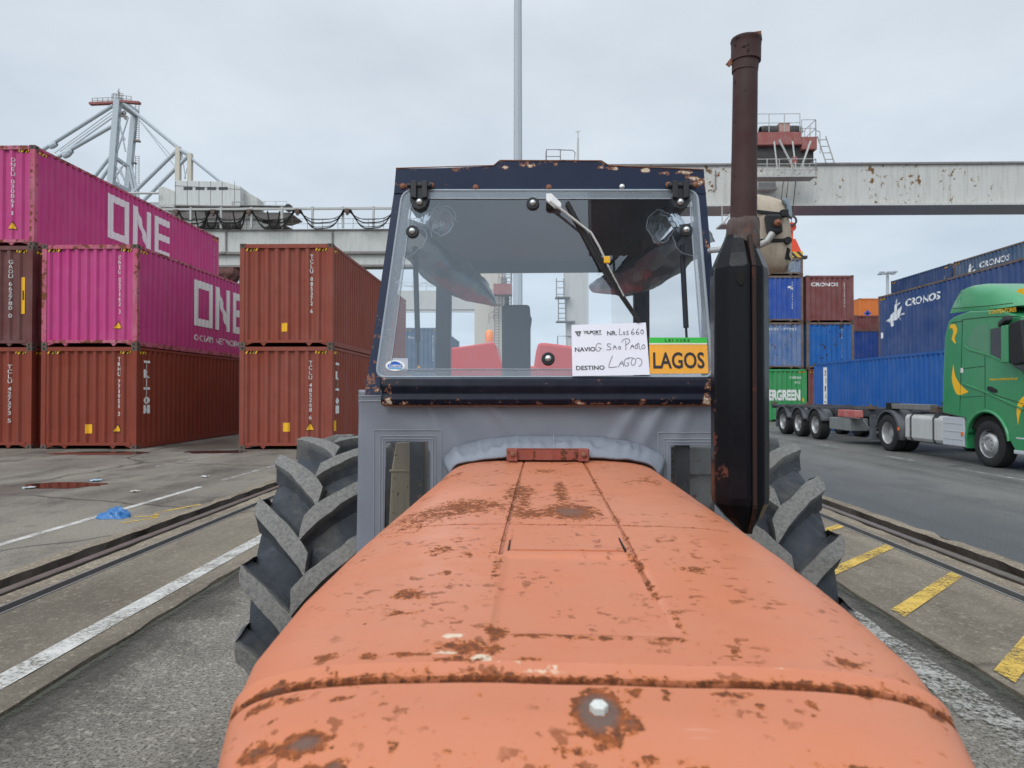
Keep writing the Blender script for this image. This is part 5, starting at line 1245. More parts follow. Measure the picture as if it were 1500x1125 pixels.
mb = MB(); mb.prism([(XS+.03, y, z) for y, z in [(arch_c.y+(arch_r+.02)*1.0, .98), (arch_c.y+arch_r+.10, .98), (arch_c.y+arch_r+.12, .35), (arch_c.y+arch_r+.05, .35)]], (.3, 0, 0)); mb.build('mudflap', M['lorry'], lorry)
mb = MB(); mb.box(XS-.01, XS+.3, yf+.0, yf+.66, .36, .44); mb.box(XS-.005, XS+.2, yf+.05, yf+.6, .66, .70); mb.build('cab_step', M['tank_end'], lorry, bevel=.015)
# yellow swooshes, web address and name
def lfn(o): return lambda u, v: (XS-o, u, v)
def arcs(pts_a, pts_b, name='swoosh'):
    A = [L(*p, -.004) for p in pts_a]; B = [L(*p, -.004) for p in pts_b]; mb = MB(); n = len(A)
    def cat(P, t):
        k_ = t*(n-1); i = min(n-2, int(k_)); f = k_-i; p0 = P[max(0, i-1)]; p1 = P[i]; p2 = P[i+1]; p3 = P[min(n-1, i+2)]
        return .5*((2*p1)+(p2-p0)*f+(2*p0-5*p1+4*p2-p3)*f*f+(3*p1-p0-3*p2+p3)*f**3)
    mb.grid(lambda a, b: cat(A, a).lerp(cat(B, a), b), 24, 1); mb.build(name, M['swoosh'], lorry, fix=False)
arcs([(1392, 476), (1399, 475), (1402.5, 484), (1399, 495), (1401, 503)], [(1391.5, 482), (1395, 480.5), (1396.5, 487), (1394.5, 497), (1399.5, 503.5)])
arcs([(1397, 534), (1399, 548), (1404, 559), (1410, 566), (1419, 574)], [(1396.6, 534), (1394.5, 552), (1397, 567), (1404, 578.5), (1418.5, 574.5)])
arcs([(1501, 580), (1496, 584), (1491, 592), (1489.5, 605), (1491.5, 622)], [(1503, 592), (1499, 594), (1496.5, 600), (1494, 608), (1491.8, 622.5)])
def ltext(s, p0, p1, h):
    a, b = L(*p0), L(*p1); ln = abs(a.y-b.y); mb = MB()
    decal(mb, line_tris(s, 0, 0, h, ln, .02), [], lambda u, v: (XS-.004, a.y-u, a.z+(b.z-a.z)*u/ln+v)); mb.build('lettering', M['swoosh'], lorry, fix=False)
arcs([(1489, 426), (1494, 423), (1500, 422)], [(1491, 429), (1496, 430), (1500, 433)])
ltext('www.contentores.pt', (1450, 557.5), (1491, 556), .062); ltext('CONTENTORES', (1449, 460), (1489, 456), .085)
mb = MB(); a = L(1401, 424); mb.poly([(XS-.003, a.y, a.z), (XS-.003, a.y, a.z)]) if False else None
mb.prism([L(x, y, -.004) for x, y in ((1407, 539), (1411, 539), (1411, 546), (1407, 546))], (.003, 0, 0)); mb.build('small_sticker', M['white_ink'], lorry)
# chassis, tank, rear mudguard, wheels
mb = MB()
for x in (XS+.75, XS+1.5): mb.box(x, x+.09, 13.6, 20.2, .72, .98)
mb.box(XS+.75, XS+1.59, 19.3, 19.45, .72, .96); mb.box(XS+.5, XS+2.0, 18.3, 19.5, 1.0, 1.10); mb.bar((XS+.2, 18.92, .5), (XS+2.3, 18.92, .5), .16); mb.bar((XS+.2, 14.86, .5), (XS+2.3, 14.86, .5), .14)
mb.build('chassis', M['chassis'], lorry, bevel=.01)
mb = MB(); ta, tb = L(1323, 630).y, L(1378, 630).y
mb.prism([(XS+.04+x, ta, z) for x, z in ((0, .45), (.06, .36), (.6, .36), (.66, .45), (.66, .98), (.6, 1.04), (.06, 1.04), (0, .96))], (0, tb-ta, 0)); tk = mb.build('fuel_tank', M['tank'], lorry, bevel=.055, segs=4)
mb = MB()
for px in (1331, 1364): y = L(px, 630).y; mb.prism([(XS+.028+x, y, z) for x, z in ((0, .44), (.06, .345), (.62, .345), (.68, .44), (.68, .99), (.62, 1.055), (.06, 1.055), (0, .97))], (0, -.06, 0))
mb.build('tank_straps', M['chassis'], tk)
mb = MB(); a, b = L(1379, 630).y, L(1411, 630).y; mb.box(XS+.02, XS+.6, b, a, .36, 1.04); se = mb.build('tank_step', M['tank_end'], lorry, bevel=.03, segs=3)
mb = MB()
for z in (.52, .70, .88): mb.box(XS+.012, XS+.02, b+.06, a-.06, z, z+.015)
mb.build('tread_ribs', M['tank'], se)
mb = MB(); mb.box(XS+.0, XS+.02, b+.03, b+.09, .62, .70); mb.build('side_marker', M['orange_lamp'], lorry)
def mudguard(parent, y, r=.60, x=XS-.02, w=.62, a0=.06, a1=.94, nm='mudguard', drop=0.0):
    mb = MB(); P = []
    for i in range(19):
        t = math.pi*(a0+(a1-a0)*i/18); P.append((y-r*math.cos(t), .50+r*math.sin(t)))
    if drop: P = [(P[0][0]-.02, P[0][1]-drop)]+P
    Q = [(yy+(.0), zz) for yy, zz in P]
    mb.add([(x, a, b) for a, b in P]+[(x+w, a, b) for a, b in P], [(i, i+1, len(P)+i+1, len(P)+i) for i in range(len(P)-1)])
    In = [(y+(a-y)*.90, .5+(b-.5)*.90 if b > .5 else b) for a, b in P]
    mb.add([(x, a, b) for a, b in P]+[(x, a, b) for a, b in In], [(i, i+1, len(P)+i+1, len(P)+i) for i in range(len(P)-1)])
    return mb.build(nm, M['guard'], parent, solid=.012, smooth=50)
mudguard(lorry, 18.92, .63, drop=.28)
mb = MB(); mb.box(XS-.025, XS-.005, 18.28, 18.36, .60, .68); mb.build('side_marker', M['orange_lamp'], lorry)
for x in (XS+.02, X2-.34): lorry_wheel(lorry, 14.86, x, kind='front')
lorry_wheel(lorry, 18.92, XS, kind='dish'); lorry_wheel(lorry, 18.92, XS+.34, kind='dish'); lorry_wheel(lorry, 18.92, X2-.32, kind='dish')
mb = MB(); y = L(1362, 590).y; mb.box(XS+.3, XS+.7, y-.2, y+.2, 1.0, 1.22); mb.box(XS+.4, XS+.6, y-.12, y+.1, 1.22, 1.42); mb.bar((XS+.5, y-.3, 1.3), (XS+.5, y+.3, 1.33), .07); mb.tube([(XS+.5, y-.1, 1.3), (XS+.6, y-.5, 1.45), (XS+.9, 16.3, 1.6)], .02, 6)
mb.build('air_couplings', M['soot'], lorry, bevel=.012)
# trailer
trailer = thing('semi_trailer', (XS+1.25, 22.5, 0), 'empty dark skeletal container trailer with three axles behind the green lorry', 'trailer')
mb = MB()
for x in (XS+.55, XS+1.75): mb.box(x, x+.14, 19.3, 27.8, .86, 1.10); mb.box(x, x+.14, 16.6, 19.3, 1.12, 1.26)
for y in (16.7, 20.0, 22.0, 24.2, 26.0, 27.72): mb.box(XS+.05, XS+2.45, y, y+.14, .98, 1.13)
mb.box(XS+.02, XS+.10, 22.4, 27.8, 1.06, 1.13)
mb.build('frame', M['chassis'], trailer, bevel=.01)
mb = MB(); a, b = L(1302, 590).y, L(1358, 590).y; mb.box(XS+.06, XS+.26, b, a, 1.16, 1.30); mb.box(XS+.02, XS+.3, a, a+.2, 1.12, 1.32, 1); mb.build('gooseneck_beam', [M['steel'], M['soot']], trailer, bevel=.01)
for y in (16.75, 19.9, 24.4, 27.6): mb = MB(); mb.box(XS+.02, XS+.2, y, y+.22, 1.12, 1.2); mb.lathe([(0, .04), (.06, .03), (.08, 0)], (XS+.11, y+.11, 1.2), (0, 0, 1), 8); mb.build('twist_lock', M['castings'], trailer)
for i, y in enumerate((23.65, 25.12, 26.60)):
    lorry_wheel(trailer, y, XS+.02, kind='trailer', w=.36, nm='wheel'); lorry_wheel(trailer, y, X2-.38, kind='trailer', w=.36, nm='wheel'); mudguard(trailer, y, .605, XS-.01, .42, .08, .95, drop=.0)
    mb = MB(); mb.bar((XS+.3, y, .5), (X2-.3, y, .5), .14); mb.build('axle', M['chassis'], trailer)
mb = MB(); mb.box(XS+.0, XS+.42, 27.22, 27.24, .25, .95); mb.build('mudflap', M['guard'], trailer)
a, b = L(1213, 620).y, L(1243, 620).y; mb = MB(); mb.box(XS+.04, XS+.6, b, a, .42, .80); tb_ = mb.build('tool_box', paint('grey_tool_box', (.16, .17, .17), .5, .2, 0, 3, .15), trailer, bevel=.02)
mb = MB(); mb.box(XS+.03, XS+.05, b+.12, b+.16, .50, .56); mb.build('latch', M['steel'], tb_)
a, b = L(1226, 606).y, L(1252, 606).y; mb = MB(); mb.box(XS+.02, XS+.26, b, a, .84, 1.06); mb.box(XS+.015, XS+.05, b+.5*(a-b)-.02, b+.5*(a-b)+.02, .86, 1.04); mb.build('extinguisher_case', M['red_box'], trailer, bevel=.05, segs=3)
mb = MB(); y = L(1269, 620).y; mb.box(XS+.12, XS+.26, y-.07, y+.07, .28, .95); mb.box(XS+.08, XS+.3, y-.14, y+.14, .24, .29); mb.bar((XS+.2, y+.05, .4), (XS+.3, y+1.1, .95), .05); mb.bar((XS+.2, y, .6), (XS+2.2, y, .6), .08); mb.box(X2-.26, X2-.12, y-.07, y+.07, .28, .95)
mb.build('landing_leg', M['guard'], trailer, bevel=.008)
mb = MB(); mb.box(XS+.6, XS+1.9, 20.2, 22.5, .45, .86); mb.tube([(XS+.7, 21.3, .62), (XS+.7, 22.3, .62)], .16, 14); mb.build('air_tank', M['soot'], trailer, bevel=.02)

# ------------------------------------------------------------------ portal cranes
M['crane'] = paint('pale_crane_paint', (.50, .50, .47), .55, .26, .10, .5, .15, rustc=(.20, .11, .06))
M['crane_rust'] = paint('blistered_crane_paint', (.50, .49, .455), .55, .30, .40, .55, .12, rustc=(.22, .12, .05))
M['crane_dark'] = paint('dark_flange_paint', (.20, .185, .175), .7, .4, .3, 1, .1)
M['crane_grey'] = paint('blue_grey_mast_paint', (.40, .44, .47), .5, .15, 0, 1, .1)
M['beige_leg'] = paint('beige_leg_paint', (.52, .48, .40), .55, .22, 0, .5, .15)
M['red_machine'] = paint('red_machine_paint', (.27, .075, .065), .6, .4, .25, 2, .2)
M['dk_machine'] = paint('dark_machinery', (.035, .032, .032), .6, .4, .3, 2, .1)
M['handrail'] = paint('handrail_paint', (.42, .42, .40), .5, .2, .2, 2, .1)
def rails(mb, P, h=1.1, r=.03, step=1.6, mid=(.5, 1.0)):
    P = [Vector(p) for p in P]
    for a, b in zip(P, P[1:]):
        n = max(1, round((b-a).length/step))
        for f in mid: mb.tube([a+Vector((0, 0, h*f)), b+Vector((0, 0, h*f))], r*.8, 5)
        for i in range(n+1): p = a.lerp(b, i/n); mb.tube([p, p+Vector((0, 0, h))], r, 5)
def ladder(mb, a, b, w=.5, step=.35, r=.03, side=(1, 0, 0)):
    a, b = Vector(a), Vector(b); s = Vector(side)*w/2
    mb.tube([a-s, b-s], r, 5); mb.tube([a+s, b+s], r, 5); n = max(2, int((b-a).length/step))
    for i in range(n): p = a.lerp(b, (i+.5)/n); mb.tube([p-s, p+s], r*.7, 4)
# right crane -----------------------------------------------------------------
YA, YB = 42.0, 50.0
zb_, zt_ = WY(1300, 303, YA).z, WY(1300, 240, YA).z
xl_ = WY(797, 240, YA).x
rc_ = thing('portal_crane', ((xl_+50)/2, YA+1, 0), 'pale rust-spotted portal crane beam on the right with a red trolley on top', 'crane')
for y, s in ((YA, 1),):
    mb = MB(); mb.box(xl_, 62, y, y+1.9, zb_+.12, zt_-.06)
    for i in range(30): x = xl_+1.2+i*2.05; mb.box(x, x+.03, y-.010, y, zb_+.12, zt_-.06)
    g = mb.build('girder', M['crane_rust'], rc_)
    mb = MB(); mb.box(xl_-.05, 62.05, y-.12, y+2.0, zt_-.06, zt_+.06); mb.build('flange', M['crane_dark'], g); mb = MB(); mb.box(xl_-.05, 62.05, y-.35, y+2.0, zb_, zb_+.12); mb.build('lower_flange', M['crane'], g)
for px in (843,):
    for y in (YA+.05,):
        a, b = WY(824, 400, YA).x, WY(862, 400, YA).x
        mb = MB(); mb.prism([(a-.0, y, zb_), (b, y, zb_), (b, y, 0), (a+.45, y, 0)], (0, 1.2, 0)); lg = mb.build('crane_leg', M['crane'], rc_, bevel=.03)
        if y < YA+1: leg_near = lg
    mb = MB(); xx = a-.15
    for p0, p1 in ((408, 436), (434, 470)):
        za, zc_ = WY(820, p0, YA).z, WY(820, p1, YA).z; o = .12 if p0 > 420 else 0
        ladder(mb, (xx+o, YA-.1, zc_), (xx+o, YA-.1, za), .45, .3, .035)
    za = WY(820, 436, YA).z; mb.box(xx-.3, xx+.6, YA-.5, YA+.4, za-.06, za); za = WY(820, 471, YA).z; mb.box(xx-.25, xx+.9, YA-.5, YA+.4, za-.06, za); zd = WY(820, 502, YA).z
    mb.tube([(xx-.15, YA, 0), (xx-.15, YA, zd+.4), (xx+.9, YA, zd+.4)], .035, 5)
    mb.build('leg_ladder', M['crane_dark'], rc_)
for y in (YA+.05,): mb = MB(); mb.box(46, 48, y, y+1.2, 0, zb_); mb.build('crane_leg', M['crane'], rc_, bevel=.03)
mb = MB(); mb.box(xl_+1.6, xl_+3.6, YA-3, YA+4.5, .3, 1.3); mb.box(46, 48, YA-3, YA+4.5, .3, 1.3)
mb.build('bogie_beam', M['crane'], rc_, bevel=.04)
mb = MB(); p = WY(800, 238, YA); q = WY(842, 238, YA); rails(mb, [(p.x, YA+.2, zt_+.06), (p.x, YA-.3, zt_+.06), (q.x-.9, YA-.3, zt_+.06)], .85, .03, .6); mb.tube([(p.x+.7, YA-.3, zt_+.9), (q.x-.15, YA-.3, zt_+.86), (q.x, YA-.3, zt_+.7), (q.x-.05, YA-.3, zt_+.25), (p.x+.8, YA-.3, zt_+.25)], .03, 5); mb.build('beam_handrail', M['crane_dark'], rc_)
mb = MB(); p = WY(847, 238, YA); mb.lathe([(0, .22), (.18, .20), (.3, .1)], (p.x, YA+.4, zt_+.06), (0, 0, 1), 10, 1); mb.tube([(p.x, YA+.4, zt_+.2), (p.x+.02, YA+.4, WY(847, 199, YA).z)], [.08, .06], 8); mb.tube([(p.x+.02, YA+.4, WY(847, 199, YA).z), (p.x+.02, YA+.4, WY(848, 188, YA).z)], .03, 6); mb.bar((p.x-.12, YA+.4, WY(847, 190, YA).z), (p.x+.15, YA+.4, WY(847, 188, YA).z), .04); mb.build('wind_mast', [M['crane'], M['red_machine']], rc_)
mb = MB(); p = WY(1048, 250, YA); mb.tube([(p.x, YA-.05, WY(1048, 250, YA).z), (p.x, YA-.05, WY(1048, 276, YA).z), (p.x-.15, YA-.05, WY(1045, 281, YA).z)], .035, 6); mb.build('beam_pipe', M['crane_dark'], rc_)
# service gallery under the beam near the cab
mb = MB(); p, q = WY(1055, 331, YA-1), WY(1082, 331, YA-1); mb.box(p.x, q.x, YA-1.4, YA-.1, p.z, p.z+.1); rails(mb, [(p.x, YA-1.4, p.z), (q.x, YA-1.4, p.z)], 1.1, .03, .6); mb.tube([(p.x, YA-1.4, p.z), (q.x, YA-1.4, zb_)], .05, 5); mb.build('service_gallery', M['handrail'], rc_)
# trolley on top
def B(px0, px1, py0, py1, y0, y1, nm, mat, par, bev=.03):
    a, b = WY(px0, py0, YA), WY(px1, py1, YA); mb = MB(); mb.box(a.x, b.x, y0, y1, b.z, a.z); return mb.build(nm, mat, par, bevel=bev)
tro = thing('crane_trolley', (WY(1150, 240, YA).x, YA+1, zt_+.06), 'red hoist trolley with railings riding on the right crane beam', 'crane trolley')
B(1100, 1170, 198, 216, YA-.5, YA+3, 'trolley_frame', M['red_machine'], tro); B(1170, 1192, 204.5, 223, YA-.5, YA+2.8, 'side_frame', M['red_machine'], tro)
mb = MB(); z = WY(1140, 194, YA).z; a, b = WY(1112, 194, YA).x, WY(1172, 194, YA).x; mb.lathe([(0, .32), (.25, .36), (b-a-.25, .36), (b-a, .30), (b-a, 0)], (a, YA-.1, z), (1, 0, 0), 18); mb.build('hoist_drum', M['dk_machine'], tro, smooth=50)
B(1137, 1153, 184, 197.5, YA-.48, YA+.5, 'gearbox', paint('pink_faded_machine', (.42, .24, .20), .6, .4, .3, 3, .2), tro)
B(1104, 1190, 215, 240, YA-.2, YA+2.4, 'under_carriage', M['dk_machine'], tro)
mb = MB(); z = zt_+.36
for px in (1112, 1186):
    for y in (YA-.1, YA+1.3): mb.lathe([(0, 0), (0, .3), (.18, .3), (.18, 0)], (WY(px, 236, YA).x, y+.3, z), (1, 0, 0), 16)
mb.build('trolley_wheels', M['red_machine'], tro)
mb = MB(); a, b, c_ = WY(1100, 198, YA), WY(1167, 198, YA), WY(1190, 205, YA); rails(mb, [(a.x, YA-.5, a.z), (b.x, YA-.5, a.z)], 1.1, .028, 1.0); rails(mb, [(b.x+.1, YA-.5, c_.z), (c_.x, YA-.5, c_.z), (c_.x, YA+2, c_.z)], 1.05, .028, .9); mb.tube([(c_.x, YA-.5, c_.z+.4), (c_.x+.25, YA-.5, c_.z+.3), (c_.x+.25, YA-.5, zt_+.5)], .03, 5); mb.build('handrail', M['handrail'], tro)
mb = MB(); a, b = WY(1085, 260, YA-1.2), WY(1191, 260, YA-1.2); zf = a.z; zt2 = WY(1140, 216, YA).z
mb.box(a.x, b.x, YA-1.6, YA-.7, zf-.10, zf); rails(mb, [(a.x, YA-1.6, zf), (b.x, YA-1.6, zf)], .95, .028, .7, (.35, .7, 1.0)); rails(mb, [(b.x, YA-1.6, zf), (b.x, YA-.7, zf)], .95, .028, .7)
for px in (1136, 1163): x = WY(px, 240, YA-1.2).x; mb.tube([(x, YA-1.6, zf), (x, YA-1.0, zt2)], .045, 5)
mb.tube([(WY(1137, 0, YA-1.2).x, YA-1.55, zt2-.1), (WY(1163, 0, YA-1.2).x, YA-1.55, zf)], .06, 5); mb.tube([(WY(1166, 0, YA-1.2).x, YA-1.55, zf+.1), (b.x-.05, YA-1.0, zt2)], .06, 5)
x = WY(1192, 0, YA).x; ladder(mb, (x+.8, YA-.3, zt_), (x+.3, YA-.3, zt_+1.6), .5, .35, .04)
mb.build('cage_platform', M['handrail'], tro)
B(1148, 1155, 241, 252, YA-1.4, YA-.8, 'small_motor', M['red_machine'], tro)
p = WY(1106, 262, YA); q = WY(1131, 279, YA); mb = MB(); mb.box(p.x, q.x, YA-.6, YA-.1, q.z, p.z); mb.box(p.x, q.x+.1, YA-.65, YA-.1, q.z-.1, q.z); mb.build('switch_cabinet', M['crane'], tro)
# hoist ropes, headblock and spreader on the grey-blue container
yc = 41.0
spz = 8.08+.98
spr = thing('spreader', (14.1, yc+3, spz), 'orange red hoist block and striped spreader gripping the grey blue container', 'spreader')
k = NT('hazard_stripe_paint'); w = k.n('ShaderNodeTexWave'); w.inputs['Scale'].default_value = 1.6; w.bands_direction = 'DIAGONAL'; k.l(k.tc.outputs['Object'], w.inputs['Vector'])
M['hazard'] = k.done(k.bsdf(k.mix(k.ramp(w.outputs['Fac'], .45, .5), (.02, .02, .02), (.62, .36, .03)), .5))
M['spreader_red'] = flat('orange_red_paint', (.72, .085, .035), .45, 0, .2, 2)
mb = MB(); mb.box(12.85, 15.35, 38.0, 38.35, spz+.02, spz+.34); mb.box(12.85, 15.35, 49.8, 50.15, spz+.02, spz+.34); mb.build('end_beam', M['hazard'], spr)
mb = MB(); mb.box(13.8, 14.4, 38.35, 49.8, spz+.05, spz+.3); mb.build('main_beam', M['spreader_red'], spr)
mb = MB(); xx = WY(1161, 350, 38).x; mb.prism([(xx-.5, 38.2, spz+.34), (xx+.6, 38.2, spz+.34), (xx+.25, 38.2, spz+1.1), (xx-.4, 38.2, spz+1.1)], (0, 3, 0)); mb.box(xx-.2, xx+.12, 38.2, 41, spz+1.1, spz+1.5); mb.lathe([(0, 0), (0, .26), (.2, .26), (.2, 0)], (xx, 38.1, spz+1.75), (0, 1, 0), 18); mb.build('headblock', M['spreader_red'], spr, bevel=.02)
mb = MB(); mb.lathe([(0, .30), (.06, .30), (.06, .20), (0, .20), (0, .30)], (xx-.05, 37.95, spz+2.05), (0, 1, 0), 18); mb.box(xx-.2, xx+.9, 38.2, 38.5, spz-.0, spz+.16); mb.build('sheave', M['dk_machine'], spr)
mb = MB()
for px, ox in ((1145, -.3), (1152, 0), (1163, .06)): mb.tube([(WY(px, 265, YA-.3).x, YA-.6, zf), (xx+ox, 38.4 if px == 1163 else 39.4, spz+1.8)], .022, 5)
mb.build('hoist_ropes', M['soot'], spr)
# left crane -----------------------------------------------------------------
YL = 80.0
def LP(px, py, y=YL): return WY(px, py, y)
x0_, x1_ = -75.0, LP(742, 350).x
lc = thing('portal_crane', ((x0_+x1_)/2, YL+1, 0), 'pale grey portal crane beam on the left carrying festoon cables and a machine cabin', 'crane')
mb = MB(); mb.box(x0_, x1_, YL, YL+1.6, LP(400, 370).z, LP(400, 338).z); mb.box(x0_, x1_, YL+.1, YL+1.5, LP(400, 389).z, LP(400, 372).z); g = mb.build('girder', M['crane'], lc)
mb = MB(); mb.box(x0_, x1_, YL-.35, YL+1.8, LP(400, 373).z, LP(400, 369.5).z); mb.box(x0_, x1_, YL-.2, YL+1.7, LP(400, 391.5).z, LP(400, 388.5).z); mb.box(x0_, x1_, YL-.2, YL+1.7, LP(400, 338).z, LP(400, 336.5).z); mb.build('flange', M['crane_dark'], g)
mb = MB()
for px in (331, 487): mb.bar(LP(px, 337, YL-.1), LP(px, 370, YL-.1), .18, .12); mb.box(LP(px-3, 0).x, LP(px+3, 0).x, YL-.5, YL-.2, LP(0, 374).z, LP(0, 371).z)
mb.build('downpipe', M['crane_dark'], g)
for y in (YL, YL+28): mb = MB(); mb.box(LP(695, 400).x, LP(738, 400).x, y, y+1.6, 0, LP(400, 372).z-.3*(y > YL)); mb.build('crane_leg', M['beige_leg'], lc, bevel=.05); mb = MB(); mb.box(-70, -66.5, y, y+1.6, 0, LP(400, 372).z-.3*(y > YL)); mb.build('crane_leg', M['beige_leg'], lc, bevel=.05)
zg = LP(400, 372).z-.2; mb = MB(); mb.box(x0_, LP(738, 400).x, YL+28, YL+29.6, zg-3.0, zg); mb.box(x0_, LP(738, 400).x, YL+27.8, YL+28, zg-3.5, zg-3.25); g2 = mb.build('girder', M['crane'], lc)
mb = MB(); rails(mb, [(-40, YL+27.9, zg), (-2.5, YL+27.9, zg)], 1.3, .04, 2.2, (.5, 1.0))
for i in range(8): mb.tube([(-40+i*4+4*t, YL+27.8, zg+1.2-2.0*t*(1-t)) for t in [j/8 for j in range(9)]], .05, 4)
mb.build('handrail', M['handrail'], g2)
# festoon rail, posts, hanging cable loops
mb = MB(); zf_ = LP(400, 308).z; mb.box(x0_, x1_, YL-.7, YL-.45, zf_-.12, zf_+.12)
for i in range(34): x = LP(334, 0).x-40+i*3.6; mb.box(x-.11, x+.11, YL-.75, YL-.45, LP(0, 338).z, zf_+.22) if x < x1_ else None
mb.build('festoon_rail', M['handrail'], lc)
mb = MB(); rails(mb, [(-60, YL-.3, LP(0, 338).z), (x1_, YL-.3, LP(0, 338).z)], 1.15, .03, 1.8, (.5, 1.0)); mb.build('walkway_handrail', M['crane_dark'], lc)
def loop(xa_, xb_, drop, y, r, mb, za=None):
    mb.tube([(xa_+(xb_-xa_)*t, y, (za or zf_-.2)-drop*4*t*(1-t)*(1+.1*math.sin(9*t))) for t in [j/16 for j in range(17)]], r, 5)
mb = MB(); cart = [LP(px, 0).x for px in (265, 318, 370, 440, 512, 584)]
for a, b in zip(cart, cart[1:]):
    for j, d in enumerate((1.4, 1.9, 2.5, 2.75)): loop(a+.15*j, b-.12*j, d*.9, YL-.8-.06*j, .075 if j % 2 else .05, mb)
for a in (290, 305, 345, 395): loop(LP(a, 0).x, LP(a+18, 0).x, 2.2, YL-.4, .08, mb)
mb.build('festoon_cables', M['soot'], lc)
mb = MB()
for x in cart: mb.box(x-.25, x+.25, YL-.95, YL-.4, zf_-.55, zf_-.1); mb.box(x-.12, x+.12, YL-.95, YL-.6, zf_-.8, zf_-.5)
mb.build('cable_carriers', M['castings'], lc)
# trolley and machine cabin on the left beam
lt = thing('crane_trolley', (LP(310, 330).x, YL+2, LP(0, 336).z), 'pale trolley with a windowed machine cabin above the left crane beam', 'crane trolley')
def prism_px(pts, y0, d, nm, mat, par, bev=.04): mb = MB(); mb.prism([LP(x, y, y0) for x, y in pts], (0, d, 0)); return mb.build(nm, mat, par, bevel=bev)
hs = prism_px([(256, 264), (330, 266), (352, 273), (352, 302), (344, 303), (256, 301)], YL+.3, 3, 'machine_cabin', M['crane_grey'] if False else paint('cabin_cladding', (.52, .53, .51), .5, .2, 0, .6, .1), lt)
prism_px([(350, 281), (366, 283), (377, 289.5), (378, 305), (350, 305)], YL+1.5, 2, 'cabin_annex', M['crane'], lt)
mb = MB()
for a in (269, 286.5, 303.5, 320.5): mb.prism([LP(x, y, YL+.29) for x, y in ((a, 274), (a+13, 274), (a+13, 278), (a, 278))], (0, -.03, 0))
mb.build('cabin_window', M['cabglass'], hs)
mb = MB()
for a in (256.5, 274, 291, 308, 325, 343): mb.prism([LP(x, y, YL+.28) for x, y in ((a, 265.5), (a+.7, 265.5), (a+.7, 300), (a, 300))], (0, .02, 0))
mb.prism([LP(x, y, YL+.28) for x, y in ((256, 300.5), (346, 302), (346, 303.6), (256, 302.4))], (0, -.2, 0)); mb.prism([LP(x, y, YL+.28) for x, y in ((256, 271.5), (352, 277), (352, 277.8), (256, 272.3))], (0, .02, 0))
mb.build('cladding_joints', M['crane_dark'], hs)
prism_px([(232, 274), (240, 273), (256, 280), (256, 304), (232, 303)], YL+.5, 3, 'winch_housing', M['crane'], lt)
prism_px([(250, 311), (425, 311), (432, 316), (415, 322), (250, 320)], YL+.6, 3, 'trolley_beam', M['crane_dark'], lt); prism_px([(260, 320), (370, 320), (395, 330), (410, 337), (260, 337)], YL+.8, 3, 'trolley_truck', M['crane'], lt); prism_px([(296, 325), (352, 325), (352, 335), (296, 335)], YL+.5, .3, 'machinery', M['dk_machine'], lt); prism_px([(402, 322), (428, 335), (385, 336)], YL+.5, .3, 'machinery', M['dk_machine'], lt)
mb = MB(); p = LP(418, 306); mb.lathe([(0, 0), (0, .45), (.4, .45), (.4, 0)], (p.x+.4, YL-.2, p.z+.1), (0, 1, 0), 16); mb.tube([LP(352, 302), LP(418, 303)], .12, 6); mb.build('end_sheave', M['dk_machine'], lt)
mb = MB(); rails(mb, [LP(340, 306, YL+.2), LP(420, 306, YL+.2)], .9, .035, 1.3); rails(mb, [LP(190, 311, YL+.2), LP(256, 311, YL+.2)], .9, .035, 1.3); mb.tube([LP(188, 283), LP(232, 283)], .14, 6); mb.tube([LP(188, 297), LP(232, 297)], .08, 6); mb.build('handrail', M['handrail'], lt)
# grab hanging under the beam
gr = thing('grab_bucket', LP(334, 400, YL+.5), 'dark red rusty grab hanging below the left crane beam', 'grab')
mb = MB(); c = LP(335, 402, YL+.5)
def gb(a, b):
    t = 2*math.pi*a; p = math.pi*(b-.5); r_ = 1.45*(1+.25*noise.noise((math.cos(t)*2, math.sin(t)*2, b*5)))
    return (c.x+r_*1.1*math.cos(t)*math.cos(p), c.y+r_*.7*math.sin(t)*math.cos(p), c.z+.75*r_*math.sin(p))
mb.grid(gb, 26, 14); mb.build('shell', paint('rusty_grab', (.10, .035, .03), .8, .5, .5, 2, .1), gr)
mb = MB(); mb.tube([c+Vector((-.3, 0, .8)), (c.x-.3, c.y, LP(0, 391).z)], .05, 5); mb.tube([c+Vector((.3, 0, .8)), (c.x+.3, c.y, LP(0, 391).z)], .05, 5); mb.tube([c+Vector((1.3, 0, -2)), (c.x+1.3, c.y, LP(0, 391).z)], .06, 5); mb.build('ropes', M['crane_dark'], gr)
# ladder tower with a dark red winch cabin beside the far beige leg
tw = thing('ladder_tower', LP(737, 575, YL-1.5), 'rusty ladder tower with a dark red winch box beside the beige crane leg', 'ladder tower')
mb = MB(); a, b = LP(736, 0, YL-1.5).x, LP(749, 0, YL-1.5).x
for x in (a, b): mb.tube([(x, YL-1.5, 0), (x, YL-1.5, LP(0, 400, YL-1.5).z)], .07, 5)
ladder(mb, (LP(728, 0, YL-1.5).x, YL-1.6, 0), (LP(728, 0, YL-1.5).x, YL-1.6, LP(0, 440).z), .5, .32, .05); ladder(mb, (LP(744, 0, YL-1.5).x, YL-1.6, LP(0, 450).z), (LP(744, 0, YL-1.5).x, YL-1.6, LP(0, 396).z), .7, .38, .05)
mb.box(LP(718, 0).x, LP(735, 0).x, YL-2.2, YL-1, LP(0, 451.5).z, LP(0, 449.5).z); rails(mb, [(LP(718, 0).x, YL-2.2, LP(0, 478).z), (LP(731, 0).x, YL-2.2, LP(0, 470).z)], 1.1, .04, .6)
mb.build('ladders', paint('rusty_ladder', (.20, .15, .12), .7, .3, .4, 2, .1), tw)
